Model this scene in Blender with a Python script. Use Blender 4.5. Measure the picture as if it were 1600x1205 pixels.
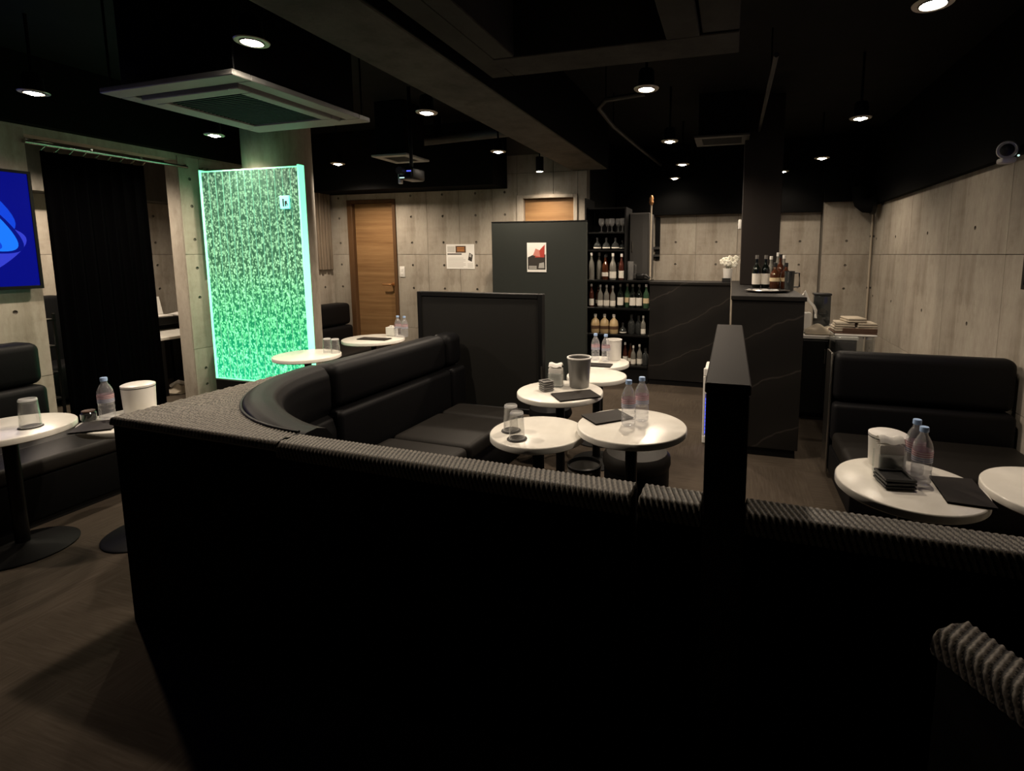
import bpy, bmesh, math, random
from mathutils import Vector, Matrix
random.seed(7)
C = bpy.context.scene.collection
sc = bpy.context.scene
PI = math.pi
for o in list(bpy.data.objects):
    bpy.data.objects.remove(o, do_unlink=True)

# ------------------------------------------------------------------ camera
CAM_P, CAM_Y, CAM_F = math.radians(6.83), math.radians(16.41), 805.8
cd = bpy.data.cameras.new('camera')
cam = bpy.data.objects.new('camera', cd); C.objects.link(cam)
cam.location = (0, 0, 1.4)
cam.rotation_euler = (PI / 2 - CAM_P, 0, CAM_Y)
cd.sensor_fit = 'HORIZONTAL'; cd.sensor_width = 36.0
cd.lens = 36.0 * CAM_F / 1600.0
cd.shift_x = (800 - 904.6) / 1600.0
cd.shift_y = -(602.5 - 494.2) / 1600.0
cd.clip_start = 0.02
sc.camera = cam

# ------------------------------------------------------------------ world, exposure
w = bpy.data.worlds.new('World'); sc.world = w; w.use_nodes = True
w.node_tree.nodes['Background'].inputs[0].default_value = (0.9, 0.8, 0.7, 1)
w.node_tree.nodes['Background'].inputs[1].default_value = 0.0
sc.view_settings.view_transform = 'Standard'
sc.view_settings.look = 'None'
sc.view_settings.gamma = 1.0
sc.view_settings.use_curve_mapping = False
sc.view_settings.exposure = 0.0
LAMP_W = 72.0           # each ceiling downlight
LAMP_COL = (1.0, 0.825, 0.64)
LENS_E = 60.0

# ------------------------------------------------------------------ materials
def mat(name, col=(.5, .5, .5), rough=.5, metal=0.0, emit=None, es=1.0, trans=0.0, ior=1.45, spec=.5, coat=0.0):
    m = bpy.data.materials.new(name); m.use_nodes = True
    b = m.node_tree.nodes['Principled BSDF']
    b.inputs['Base Color'].default_value = (*col, 1)
    b.inputs['Roughness'].default_value = rough
    b.inputs['Metallic'].default_value = metal
    b.inputs['Transmission Weight'].default_value = trans
    b.inputs['IOR'].default_value = ior
    b.inputs['Specular IOR Level'].default_value = spec
    b.inputs['Coat Weight'].default_value = coat
    if emit:
        b.inputs['Emission Color'].default_value = (*emit, 1)
        b.inputs['Emission Strength'].default_value = es
    return m
def N(m, t, **kw):
    n = m.node_tree.nodes.new(t)
    for k, v in kw.items():
        if k.startswith('i_'):
            n.inputs[k[2:].replace('_', ' ')].default_value = v
        else:
            setattr(n, k, v)
    return n
def L(m, a, b): m.node_tree.links.new(a, b)
def bsdf(m): return m.node_tree.nodes['Principled BSDF']
def coords(m, scale=(1, 1, 1), kind='Object'):
    tc = N(m, 'ShaderNodeTexCoord'); mp = N(m, 'ShaderNodeMapping')
    mp.inputs['Scale'].default_value = scale
    L(m, tc.outputs[kind], mp.inputs['Vector']); return mp.outputs['Vector']
def noise(m, vec, scale=5, detail=4, rough=.55):
    n = N(m, 'ShaderNodeTexNoise'); n.inputs['Scale'].default_value = scale
    n.inputs['Detail'].default_value = detail; n.inputs['Roughness'].default_value = rough
    L(m, vec, n.inputs['Vector']); return n.outputs['Fac']
def ramp(m, fac, stops):
    r = N(m, 'ShaderNodeValToRGB'); e = r.color_ramp.elements
    while len(e) < len(stops): e.new(.5)
    for k, (p, c) in enumerate(stops):
        e[k].position = p; e[k].color = (*c, 1) if len(c) == 3 else c
    L(m, fac, r.inputs['Fac']); return r.outputs['Color']
def mix(m, fac, a, b, mode='MIX'):
    n = N(m, 'ShaderNodeMix', data_type='RGBA', blend_type=mode)
    for v, s in ((fac, 0), (a, 6), (b, 7)):
        if isinstance(v, (int, float)): n.inputs[s].default_value = v
        elif isinstance(v, tuple): n.inputs[s].default_value = (*v, 1)
        else: L(m, v, n.inputs[s])
    return n.outputs[2]
def bump(m, h, strength=.3, dist=.01):
    b = N(m, 'ShaderNodeBump'); b.inputs['Strength'].default_value = strength
    b.inputs['Distance'].default_value = dist
    L(m, h, b.inputs['Height']); L(m, b.outputs['Normal'], bsdf(m).inputs['Normal'])

def concrete(name, dark, mid, light, seed=0.0):
    m = mat(name, mid, .85, spec=.25)
    v = coords(m, (1, 1, 1))
    st = noise(m, coords(m, (3.2, 3.2, 1.0)), 1.0, 8, .66)
    fine = noise(m, coords(m, (42, 42, 16)), 1.0, 5, .7)
    blot = noise(m, coords(m, (5, 5, 2.6)), 1.0, 8, .68)
    big = noise(m, v, 1.3, 4, .6)
    c = ramp(m, st, [(.30, dark), (.47, mid), (.70, light)])
    drip = noise(m, coords(m, (7, 7, .7)), 1.0, 5, .6)
    c5 = ramp(m, drip, [(.52, (1, 1, 1)), (.68, (.60, .57, .53))])
    c2 = ramp(m, fine, [(.25, (.80, .79, .78)), (.6, (1, 1, 1))])
    c3 = ramp(m, big, [(.3, (.72, .71, .70)), (.6, (1, 1, 1))])
    c4 = ramp(m, blot, [(.32, (.66, .64, .61)), (.46, (.94, .94, .93)), (.66, (1.0, 1.0, 1.0))])
    c = mix(m, .7, c, c2, 'MULTIPLY'); c = mix(m, .8, c, c3, 'MULTIPLY'); c = mix(m, .75, c, c4, 'MULTIPLY'); c = mix(m, .5, c, c5, 'MULTIPLY')
    L(m, c, bsdf(m).inputs['Base Color']); bump(m, fine, .25, .004)
    return m
M = {}
M['concrete'] = concrete('board_concrete', (.31, .276, .230), (.41, .366, .308), (.50, .46, .392))
M['concrete_dark'] = mat('concrete_joint', (.13, .115, .095), .9)
M['beam'] = concrete('painted_beam_concrete', (.07, .066, .056), (.10, .093, .08), (.13, .122, .105))
M['frame_grey'] = concrete('painted_soffit', (.03, .028, .024), (.045, .042, .036), (.06, .056, .05))
M['ceiling'] = mat('ceiling_black_paint', (.022, .02, .018), .85, spec=.2)
v = noise(M['ceiling'], coords(M['ceiling']), 6, 4); L(M['ceiling'], ramp(M['ceiling'], v, [(.3, (.004, .0038, .0035)), (.7, (.009, .0082, .0075))]), bsdf(M['ceiling']).inputs['Base Color'])
M['black_trim'] = mat('black_bulkhead_paint', (.0045, .0045, .0045), .8, spec=.06)
# floor: brown grey carpet tiles whose pile direction alternates
m = M['floor'] = mat('carpet_tile', (.07, .058, .046), .95, spec=.1)
ch = N(m, 'ShaderNodeTexChecker'); ch.inputs['Scale'].default_value = 2.0; L(m, coords(m), ch.inputs['Vector'])
na = noise(m, coords(m, (90, 6, 1)), 1, 4); nb = noise(m, coords(m, (6, 90, 1)), 1, 4)
f_ = mix(m, ch.outputs['Fac'], na, nb)
c = ramp(m, f_, [(.3, (.054, .042, .031)), (.55, (.068, .054, .041)), (.75, (.083, .067, .052))])
big = noise(m, coords(m), 2.2, 4)
c = mix(m, .7, c, ramp(m, big, [(.3, (.6, .6, .6)), (.65, (1, 1, 1))]), 'MULTIPLY')
L(m, c, bsdf(m).inputs['Base Color']); bump(m, f_, .3, .004)

m = M['leather'] = mat('black_leather', (.0058, .0057, .0064), .5, spec=.14)
vo = N(m, 'ShaderNodeTexVoronoi'); vo.inputs['Scale'].default_value = 260; L(m, coords(m), vo.inputs['Vector']); bump(m, vo.outputs['Distance'], .12, .002)
m = M['leather_seat'] = mat('black_leather_seat', (.0125, .011, .0095), .55, spec=.18)
vo = N(m, 'ShaderNodeTexVoronoi'); vo.inputs['Scale'].default_value = 260; L(m, coords(m), vo.inputs['Vector']); bump(m, vo.outputs['Distance'], .12, .002)
M['sofa_shell'] = mat('black_sofa_shell', (.0035, .0035, .0035), .85, spec=.05)
m = M['weave'] = mat('dark_weave', (.1, .09, .075), .5, spec=.4)
L(m, ramp(m, noise(m, coords(m), 160, 3), [(.3, (.085, .075, .061)), (.7, (.19, .168, .137))]), bsdf(m).inputs['Base Color'])
M['weave_shade'] = mat('dark_weave_valley_shade', (.022, .02, .017), .6, spec=.3)  # shade in the rib valleys, painted as a darker colour
M['table'] = mat('white_table_laminate', (.78, .755, .69), .24, spec=.45)
L(M['table'], ramp(M['table'], noise(M['table'], coords(M['table']), 9, 3), [(.35, (.74, .715, .65)), (.65, (.81, .785, .72))]), bsdf(M['table']).inputs['Base Color'])
M['black_metal'] = mat('black_metal', (.012, .012, .012), .35, .6)
M['base_black'] = mat('cast_base', (.004, .004, .004), .6, spec=.12)
M['chrome'] = mat('brushed_chrome', (.55, .53, .5), .25, 1)
M['slate'] = mat('black_slate', (.02, .019, .018), .5, spec=.22)
m = M['slate']; wv = N(m, 'ShaderNodeTexWave', wave_type='BANDS'); wv.bands_direction = 'Z'
wv.inputs['Scale'].default_value = .95; wv.inputs['Distortion'].default_value = 3.2; wv.inputs['Detail'].default_value = 5; wv.inputs['Detail Scale'].default_value = .9; wv.inputs['Detail Roughness'].default_value = .6
tc = N(m, 'ShaderNodeTexCoord'); mp = N(m, 'ShaderNodeMapping'); mp.inputs['Rotation'].default_value = (.3, math.radians(24), 0)
L(m, tc.outputs['Object'], mp.inputs['Vector']); L(m, mp.outputs['Vector'], wv.inputs['Vector'])
vein = ramp(m, wv.outputs['Fac'], [(.0, (.036, .031, .027)), (.004, (.0135, .0122, .011)), (.6, (.0108, .0098, .009))])
L(m, vein, bsdf(m).inputs['Base Color'])
M['dark_panel'] = mat('charcoal_board', (.023, .026, .023), .6, spec=.25)
M['dark_panel2'] = mat('black_board', (.014, .0135, .012), .55, spec=.3)
M['column_board'] = mat('brown_black_board', (.016, .0125, .011), .6, spec=.2)
M['dark_edge'] = mat('black_edge', (.006, .006, .006), .45, spec=.25)
def wood(name, a, b, axis=(1.2, 1, 30)):
    m = mat(name, a, .5, spec=.3)
    f1 = noise(m, coords(m, axis), 1.0, 6, .6); f2 = noise(m, coords(m, (axis[0] * 6, 6, axis[2] * 6)), 1.0, 3)
    c = mix(m, .5, ramp(m, f1, [(.3, a), (.7, b)]), ramp(m, f2, [(.3, (.8, .8, .8)), (.7, (1, 1, 1))]), 'MULTIPLY')
    L(m, c, bsdf(m).inputs['Base Color']); bump(m, f2, .1, .002); return m
M['oak'] = wood('oak_door', (.20, .105, .042), (.33, .19, .085))
M['oak_dark'] = wood('oak_frame', (.085, .042, .018), (.13, .068, .03), (20, 20, 1))
M['slat_wood'] = wood('weathered_slat', (.11, .085, .06), (.24, .19, .14), (20, 20, 1))
M['white_plastic'] = mat('white_plastic', (.78, .76, .72), .35)
M['grey_plastic'] = mat('grey_plastic', (.36, .355, .34), .5)
M['grille'] = mat('dark_grille', (.018, .02, .02), .6)
M['galv'] = mat('dull_duct', (.05, .048, .045), .5, .3)
M['curtain'] = mat('black_velvet_curtain', (.0016, .0016, .0018), .98, spec=.0)
def thin_glass(name, tint, gloss=.10, diff=0.0, dcol=(.8, .8, .8)):
    m = mat(name); nt_ = m.node_tree; out = nt_.nodes['Material Output']
    tr = N(m, 'ShaderNodeBsdfTransparent'); tr.inputs[0].default_value = (*tint, 1)
    gl = N(m, 'ShaderNodeBsdfGlossy'); gl.inputs['Roughness'].default_value = .06
    lw = N(m, 'ShaderNodeLayerWeight'); lw.inputs['Blend'].default_value = .35
    mp = N(m, 'ShaderNodeMapRange'); mp.inputs[3].default_value = gloss * .35; mp.inputs[4].default_value = min(1, gloss * 6); L(m, lw.outputs['Facing'], mp.inputs[0])
    mx = N(m, 'ShaderNodeMixShader'); L(m, mp.outputs[0], mx.inputs[0]); L(m, tr.outputs[0], mx.inputs[1]); L(m, gl.outputs[0], mx.inputs[2])
    df = N(m, 'ShaderNodeBsdfDiffuse'); df.inputs[0].default_value = (*dcol, 1)
    m2 = N(m, 'ShaderNodeMixShader'); m2.inputs[0].default_value = diff; L(m, mx.outputs[0], m2.inputs[1]); L(m, df.outputs[0], m2.inputs[2])
    L(m, m2.outputs[0], out.inputs['Surface']); return m
M['glass'] = thin_glass('clear_glass', (.985, .985, .98), .07, .05)
M['glass_glint'] = thin_glass('glass_edge_glint', (.97, .97, .97), .12, .42, (.85, .85, .85))  # white mixed in as painted glints on glass rims, feet and dishes
M['pet'] = thin_glass('clear_pet', (.95, .955, .97), .10, .13, (.85, .85, .88))
M['acrylic'] = thin_glass('clear_acrylic', (.9, .92, .92), .10, .06)
M['lab_pink'] = thin_glass('water_label_pink', (.85, .72, .76), .05, .5, (.62, .32, .38))
M['lab_blue'] = thin_glass('water_label_blue', (.75, .78, .88), .05, .5, (.42, .44, .62))
M['cap_blue'] = mat('pale_blue_cap', (.35, .50, .78), .4)
M['steel'] = mat('grey_pail', (.20, .195, .185), .38, .35)
M['paper'] = mat('white_paper', (.80, .78, .74), .8)
M['coaster'] = mat('black_coaster', (.012, .01, .009), .6)
M['menu'] = mat('black_menu_cover', (.013, .010, .008), .6, spec=.25)
M['brass'] = mat('copper_brass', (.55, .28, .12), .35, .8)
M['pale_pole'] = mat('pale_pole', (.42, .36, .28), .5)
M['lens'] = mat('lamp_lens', (1, 1, 1), .5, emit=(1, .9, .74), es=LENS_E)
M['reflector'] = mat('lamp_reflector', (.55, .5, .42), .4, .5)
M['neck'] = mat('bottle_cap_black', (.02, .02, .02), .4)
M['cap_white'] = mat('bottle_cap_white', (.75, .73, .68), .4)
M['cap_grey'] = mat('bottle_cap_grey', (.16, .15, .14), .35)
M['cap_gold'] = mat('bottle_cap_gold', (.6, .4, .15), .3, .8)
M['label_white'] = mat('paper_label_white', (.72, .69, .62), .6)
M['label_cream'] = mat('paper_label_cream', (.6, .48, .3), .6)
M['label_red'] = mat('paper_label_red', (.4, .08, .05), .6)
M['b_dark'] = mat('dark_green_glass', (.004, .006, .0045), .08, coat=.3)
M['b_clear'] = mat('pale_spirit_glass', (.36, .35, .31), .08, trans=.55, coat=.3)
M['b_amber'] = mat('amber_glass', (.085, .026, .011), .08, trans=.35, coat=.4)
M['b_tan'] = mat('tan_stoneware', (.50, .37, .20), .3)
M['b_red'] = mat('red_brown_glass', (.07, .02, .014), .08, trans=.2, coat=.4)
M['b_green'] = mat('green_glass', (.06, .13, .07), .08, trans=.4, coat=.3)
M['b_smoke'] = mat('smoke_glass', (.06, .065, .065), .06, trans=.5, coat=.4)
M['cloth'] = mat('folded_towel', (.48, .42, .33), .95)
M['brown'] = mat('brown_board', (.10, .055, .035), .6)
M['petal'] = mat('white_petal', (.78, .76, .66), .7)
M['leaf'] = mat('dark_leaf', (.03, .06, .02), .6)
M['led_blue'] = mat('blue_led_strip', (.05, .06, .4), .4, emit=(.12, .16, 1.0), es=1.1)
M['sign'] = mat('lit_exit_sign', (.3, .9, .8), .4, emit=(.18, .95, .80), es=.9)
M['sign_white'] = mat('lit_exit_sign_white', (.9, .95, .95), .4, emit=(.7, 1, .95), es=.9)
M['tv_bg'] = mat('screen_deep_blue', (0, 0, .02), .3, spec=.08, emit=(.002, .004, .20), es=1.0)
M['tv_mid'] = mat('screen_mid_blue', (0, 0, .02), .3, spec=.08, emit=(.006, .06, .72), es=1.0)
M['tv_light'] = mat('screen_light_blue', (0, 0, .02), .3, spec=.08, emit=(.012, .20, 1.0), es=1.0)
M['tv_violet'] = mat('screen_violet_blue', (0, 0, .02), .3, spec=.08, emit=(.035, .05, .62), es=1.0)
M['tv_dark'] = mat('screen_dark_blue', (0, 0, .02), .3, spec=.08, emit=(.002, .006, .2), es=1.0)
M['p_dark'] = mat('print_dark', (.03, .024, .02), .7)
M['p_brown'] = mat('print_brown', (.09, .045, .022), .7)
M['p_orange'] = mat('print_orange', (.55, .22, .06), .7)
M['p_grey'] = mat('print_grey', (.36, .35, .33), .7)
M['p_line'] = mat('print_text_line', (.55, .53, .49), .7)
M['p_red'] = mat('print_red', (.42, .045, .03), .7)
M['p_pink'] = mat('print_faded_red', (.55, .20, .16), .7)
# bubble wall: LEDs in the plinth shine up through bubble water; light fades with height
m = M['bubble'] = mat('bubble_water', (.02, .05, .035), .15)
tc = N(m, 'ShaderNodeTexCoord'); sep = N(m, 'ShaderNodeSeparateXYZ'); L(m, tc.outputs['Object'], sep.inputs[0])
mr = N(m, 'ShaderNodeMapRange'); mr.inputs[1].default_value = .25; mr.inputs[2].default_value = 2.14; L(m, sep.outputs['Z'], mr.inputs[0])
bsdf(m).inputs['Roughness'].default_value = .45; bsdf(m).inputs['Specular IOR Level'].default_value = .15
vo = N(m, 'ShaderNodeTexVoronoi'); vo.inputs['Scale'].default_value = 44; vo.inputs['Randomness'].default_value = 1.0
L(m, coords(m, (1.15, .3, .85)), vo.inputs['Vector'])
nz = noise(m, coords(m, (34, 5, 20)), 1.0, 4, .7)
hi = ramp(m, mr.outputs[0], [(0, (.21, 1.0, .42)), (.25, (.20, .90, .34)), (.55, (.25, .54, .27)), (1, (.20, .34, .205))])
lo = ramp(m, mr.outputs[0], [(0, (.000, .26, .115)), (.25, (.0, .15, .055)), (.55, (.013, .062, .027)), (1, (.010, .037, .020))])
sp = ramp(m, vo.outputs['Distance'], [(.14, (1, 1, 1)), (.46, (0, 0, 0))])
ns = ramp(m, nz, [(.40, (0, 0, 0)), (.60, (1, 1, 1))])
fac = mix(m, .45, sp, ns)
dens = ramp(m, noise(m, coords(m, (2.5, 1, 2.2)), 1.0, 3), [(.3, (.7, .7, .7)), (.6, (1, 1, 1))])
fac2 = mix(m, .8, ramp(m, fac, [(.20, (0, 0, 0)), (.58, (1, 1, 1))]), dens, 'MULTIPLY')
L(m, mix(m, fac2, lo, hi), bsdf(m).inputs['Emission Color']); bsdf(m).inputs['Emission Strength'].default_value = 2.2
M['bubble_seam'] = mat('lit_tube_seam', (.1, .3, .2), .4, spec=.1, emit=(.22, .62, .38), es=.8)
M['bubble_rim'] = mat('lit_acrylic_rim', (.4, .8, .6), .2, emit=(.14, .9, .36), es=1.8)
M['bubble_edge'] = mat('lit_acrylic_edge', (.4, .8, .6), .2, emit=(.17, .9, .42), es=1.8)

# ------------------------------------------------------------------ mesh helpers
class MB:
    def __init__(s): s.bm = bmesh.new()
    def add(s, bm, mi=0, mtx=None):
        for f in bm.faces: f.material_index = mi
        if mtx is not None: bm.transform(mtx)
        me = bpy.data.meshes.new('tmp'); bm.to_mesh(me); bm.free()
        s.bm.from_mesh(me); bpy.data.meshes.remove(me); return s
    def box(s, x0, x1, y0, y1, z0, z1, bev=0.0, seg=2, mi=0, mtx=None):
        bm = bmesh.new(); bmesh.ops.create_cube(bm, size=1)
        for v in bm.verts:
            v.co = Vector(((x0 + x1) / 2 + v.co.x * (x1 - x0), (y0 + y1) / 2 + v.co.y * (y1 - y0), (z0 + z1) / 2 + v.co.z * (z1 - z0)))
        if bev > 0:
            bmesh.ops.bevel(bm, geom=list(bm.edges), offset=min(bev, .49 * min(x1 - x0, y1 - y0, z1 - z0)), segments=seg, affect='EDGES', profile=.5)
        return s.add(bm, mi, mtx)
    def lathe(s, prof, n=24, c=(0, 0, 0), mi=0, mtx=None, sx=1, sy=1):
        bm = bmesh.new(); rings = []
        for r, z in prof:
            if r < 1e-6: rings.append([bm.verts.new((c[0], c[1], c[2] + z))])
            else: rings.append([bm.verts.new((c[0] + sx * r * math.cos(2 * PI * k / n), c[1] + sy * r * math.sin(2 * PI * k / n), c[2] + z)) for k in range(n)])
        for a, b in zip(rings, rings[1:]):
            for k in range(n):
                k2 = (k + 1) % n
                if len(a) == 1 and len(b) == 1: continue
                if len(a) == 1: bm.faces.new((a[0], b[k2], b[k]))
                elif len(b) == 1: bm.faces.new((a[k], a[k2], b[0]))
                else: bm.faces.new((a[k], a[k2], b[k2], b[k]))
        bmesh.ops.recalc_face_normals(bm, faces=list(bm.faces))
        return s.add(bm, mi, mtx)
    def cyl(s, r, z0, z1, c=(0, 0), n=24, bev=0.0, mi=0, mtx=None):
        p = [(0, z0), (r - bev, z0), (r, z0 + bev), (r, z1 - bev), (r - bev, z1), (0, z1)] if bev > 0 else [(0, z0), (r, z0), (r, z1), (0, z1)]
        return s.lathe(p, n, (c[0], c[1], 0), mi, mtx)
    def tube(s, pts, r, n=8, mi=0):
        bm = bmesh.new(); pts = [Vector(p) for p in pts]; rings = []
        for i, p in enumerate(pts):
            d = (pts[min(i + 1, len(pts) - 1)] - pts[max(i - 1, 0)]).normalized()
            u = d.cross(Vector((0, 0, 1))); u = Vector((1, 0, 0)) if u.length < 1e-4 else u.normalized(); v_ = d.cross(u)
            rings.append([bm.verts.new(p + r * (u * math.cos(2 * PI * k / n) + v_ * math.sin(2 * PI * k / n))) for k in range(n)])
        for a, b in zip(rings, rings[1:]):
            for k in range(n): bm.faces.new((a[k], a[(k + 1) % n], b[(k + 1) % n], b[k]))
        bm.faces.new(rings[0][::-1]); bm.faces.new(rings[-1])
        bmesh.ops.recalc_face_normals(bm, faces=list(bm.faces))
        return s.add(bm, mi)
    def prism(s, poly, z0, z1, mi=0, mtx=None, bev=0.0):
        bm = bmesh.new(); a = [bm.verts.new((x, y, z0)) for x, y in poly]; b = [bm.verts.new((x, y, z1)) for x, y in poly]
        bm.faces.new(a[::-1]); bm.faces.new(b)
        for k in range(len(a)):
            k2 = (k + 1) % len(a); bm.faces.new((a[k], a[k2], b[k2], b[k]))
        bmesh.ops.recalc_face_normals(bm, faces=list(bm.faces))
        if bev: bmesh.ops.bevel(bm, geom=[e for e in bm.edges], offset=bev, segments=2, affect='EDGES')
        return s.add(bm, mi, mtx)
    def grid(s, fn, nu, nv, mi=0, mfn=None):
        bm = bmesh.new(); g = [[bm.verts.new(fn(i / nu, j / nv)) for j in range(nv + 1)] for i in range(nu + 1)]
        for i in range(nu):
            for j in range(nv): bm.faces.new((g[i][j], g[i + 1][j], g[i + 1][j + 1], g[i][j + 1]))
        if mfn:                     # low faces take a darker material, shade between ribs painted in
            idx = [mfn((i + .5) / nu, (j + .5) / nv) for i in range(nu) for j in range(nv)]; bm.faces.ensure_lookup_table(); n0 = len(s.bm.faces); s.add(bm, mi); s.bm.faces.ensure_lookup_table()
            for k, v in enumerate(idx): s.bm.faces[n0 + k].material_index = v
            return s
        return s.add(bm, mi)
    def quad(s, p, mi=0):
        bm = bmesh.new(); bm.faces.new([bm.verts.new(q) for q in p]); return s.add(bm, mi)

def obj(name, b, m=None, parent=None, smooth=35, loc=None):
    me = bpy.data.meshes.new(name); b.bm.to_mesh(me); b.bm.free()
    for k in (m if isinstance(m, (list, tuple)) else [m]):
        if k: me.materials.append(M[k] if isinstance(k, str) else k)
    if smooth:
        for p in me.polygons: p.use_smooth = True
        me.set_sharp_from_angle(angle=math.radians(smooth))
    o = bpy.data.objects.new(name, me); C.objects.link(o)
    if parent: o.parent = parent
    if loc: o.location = loc
    return o
def tag(o, label=None, cat=None, group=None, kind=None):
    if label: o['label'] = label
    if cat: o['category'] = cat
    if group: o['group'] = group
    if kind: o['kind'] = kind
    return o
def thing(name, label, cat, loc=(0, 0, 0), rz=0, group=None):
    o = bpy.data.objects.new(name, None); C.objects.link(o); o.empty_display_size = .05
    o.location = loc; o.rotation_euler = (0, 0, rz)
    return tag(o, label, cat, group)
def struct(name, b, m, parent=None, smooth=35):
    o = obj(name, b, m, parent, smooth)
    if not parent: o['kind'] = 'structure'
    return o
def copy_tree(o, parent=None):
    c = o.copy(); C.objects.link(c)
    if parent: c.parent = parent
    for ch in list(o.children): copy_tree(ch, c)
    return c
def dup(o, loc, label, rz=None, scale=None, group=None):
    c = copy_tree(o); c.location = loc; c['label'] = label
    if rz is not None: c.rotation_euler = (0, 0, rz)
    if scale: c.scale = (scale,) * 3
    if group: c['group'] = group
    return c

# ------------------------------------------------------------------ room shell
XL, YB, XR, YK = -4.9, 5.5, 1.6, 7.0       # left wall, back wall, right wall, wall behind the bar
struct('floor', MB().box(-7.3, 2.2, -2.6, 7.4, -.1, 0), 'floor', smooth=0)
struct('ceiling', MB().box(-7.3, 2.2, -2.6, 7.4, 2.8, 2.9), 'ceiling', smooth=0)

_panel_cache = {}
def wall_panel(wd, ht, holes, mats):
    """face in local XZ, looking towards -Y, 12 mm thick, with conical tie holes sunk in"""
    key = (round(wd, 3), round(ht, 3), tuple(holes))
    if key in _panel_cache: return _panel_cache[key]
    bm = bmesh.new(); T = .012; bands = []; cur = 0.0; hc = .05
    for x, z in holes:
        if z - hc > cur + 1e-4: bands.append((cur, z - hc, None))
        bands.append((max(cur, z - hc), z + hc, (x, z))); cur = z + hc
    if ht > cur + 1e-4: bands.append((cur, ht, None))
    V = lambda x, y, z: bm.verts.new((x, y, z))
    for z0, z1, hh in bands:
        if hh is None:
            bm.faces.new([V(0, 0, z0), V(wd, 0, z0), V(wd, 0, z1), V(0, 0, z1)]); continue
        hx, hz = hh; n = 16; out, inn, dep = [], [], []
        angs = sorted([2 * PI * k / 12 for k in range(12)] + [math.atan2(b - hz, a - hx) % (2 * PI) for a in (0, wd) for b in (z0, z1)])
        for a in angs:
            c, s_ = math.cos(a), math.sin(a); t = 1e9
            if c > 1e-9: t = min(t, (wd - hx) / c)
            if c < -1e-9: t = min(t, -hx / c)
            if s_ > 1e-9: t = min(t, (z1 - hz) / s_)
            if s_ < -1e-9: t = min(t, (z0 - hz) / s_)
            out.append(V(hx + t * c, 0, hz + t * s_)); inn.append(V(hx + .015 * c, 0, hz + .015 * s_)); dep.append(V(hx + .011 * c, .0115, hz + .011 * s_))
        for k in range(16):
            j = (k + 1) % 16
            bm.faces.new((out[k], out[j], inn[j], inn[k]))
            f = bm.faces.new((inn[k], inn[j], dep[j], dep[k])); f.material_index = 1
        f = bm.faces.new(dep); f.material_index = 1
    for q in ([(0, 0, 0), (0, T, 0), (0, T, ht), (0, 0, ht)], [(wd, 0, 0), (wd, 0, ht), (wd, T, ht), (wd, T, 0)], [(0, 0, ht), (0, T, ht), (wd, T, ht), (wd, 0, ht)], [(0, 0, 0), (wd, 0, 0), (wd, T, 0), (0, T, 0)]):
        bm.faces.new([bm.verts.new(p) for p in q])
    bmesh.ops.remove_doubles(bm, verts=list(bm.verts), dist=1e-5)
    me = bpy.data.meshes.new('panel'); bm.to_mesh(me); bm.free()
    for k in mats: me.materials.append(M[k])
    _panel_cache[key] = me; return me
SEAMS = [0.0, .5, 1.4, 2.3, 2.8]
HOLE_Z = [.14, .30, .99, 1.27, 1.54, 1.85, 2.1]
def clad(parent, origin, rz, length, z0=0.0, z1=2.45, wd=.45, off=0.0, hz=None):
    """rows of formwork panels along a wall; hz = heights of the tie holes"""
    xs = [0.0]; x = off if off > 0 else wd
    while x < length - .06: xs.append(x); x += wd
    xs.append(length)
    zs = [z0] + [s for s in SEAMS if z0 + .05 < s < z1 - .05] + [z1]
    G = .0022
    for a, b in zip(xs, xs[1:]):
        for c, d in zip(zs, zs[1:]):
            holes = tuple((round((b - a) / 2 - G, 3), round(h - c - G, 3)) for h in (hz or HOLE_Z) if c + .06 < h < d - .06 and b - a > .15)
            me = wall_panel(b - a - 2 * G, d - c - 2 * G, holes, ['concrete', 'concrete_dark'])
            o = bpy.data.objects.new('panel', me); C.objects.link(o); o.parent = parent
            R = Matrix.Rotation(rz, 4, 'Z')
            o.location = Vector(origin) + R @ Vector((a + G, 0, c + G)); o.rotation_euler = (0, 0, rz)

# back wall with two oak doors
wb = MB()
for a, b, z0, z1 in ((-5.1, -4.64, 0, 2.8), (-4.64, -3.94, 2.07, 2.8), (-3.94, -2.34, 0, 2.8), (-2.34, -1.63, 2.06, 2.8), (-1.63, -1.53, 0, 2.8)):
    wb.box(a, b, YB, YB + .12, z0, z1)
wb = struct('wall_back', wb, 'concrete_dark', smooth=0)
for a, b, z0 in ((-4.9, -4.64, 0), (-4.64, -3.94, 2.07), (-3.94, -2.34, 0), (-2.34, -1.63, 2.06), (-1.63, -1.53, 0)):
    clad(wb, (a, YB - .012, 0), 0, b - a, z0, 2.5, wd=.43)
# left wall with the curtained opening
wl = MB()
wl.box(XL - .15, XL, -2.6, 2.54, 0, 2.8); wl.box(XL - .15, XL, 2.54, 3.61, 2.26, 2.8); wl.box(XL - .15, XL, 3.61, YB + .12, 0, 2.8)
wl = struct('wall_left', wl, 'concrete', smooth=0)
clad(wl, (XL + .012, .4, 0), PI / 2, 2.14, 0, 2.3, wd=.45)
clad(wl, (XL + .012, 3.61, 0), PI / 2, 1.86, 0, 2.3, wd=.45, off=.2)
# right wall
wr = struct('wall_right', MB().box(XR, XR + .12, -2.6, YK + .1, 0, 2.8), 'concrete_dark', smooth=0)
clad(wr, (XR - .012, YK - .01, 0), -PI / 2, 6.4, 0, 2.3, wd=.9, off=.55, hz=[.30, .92, 1.58])
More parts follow.
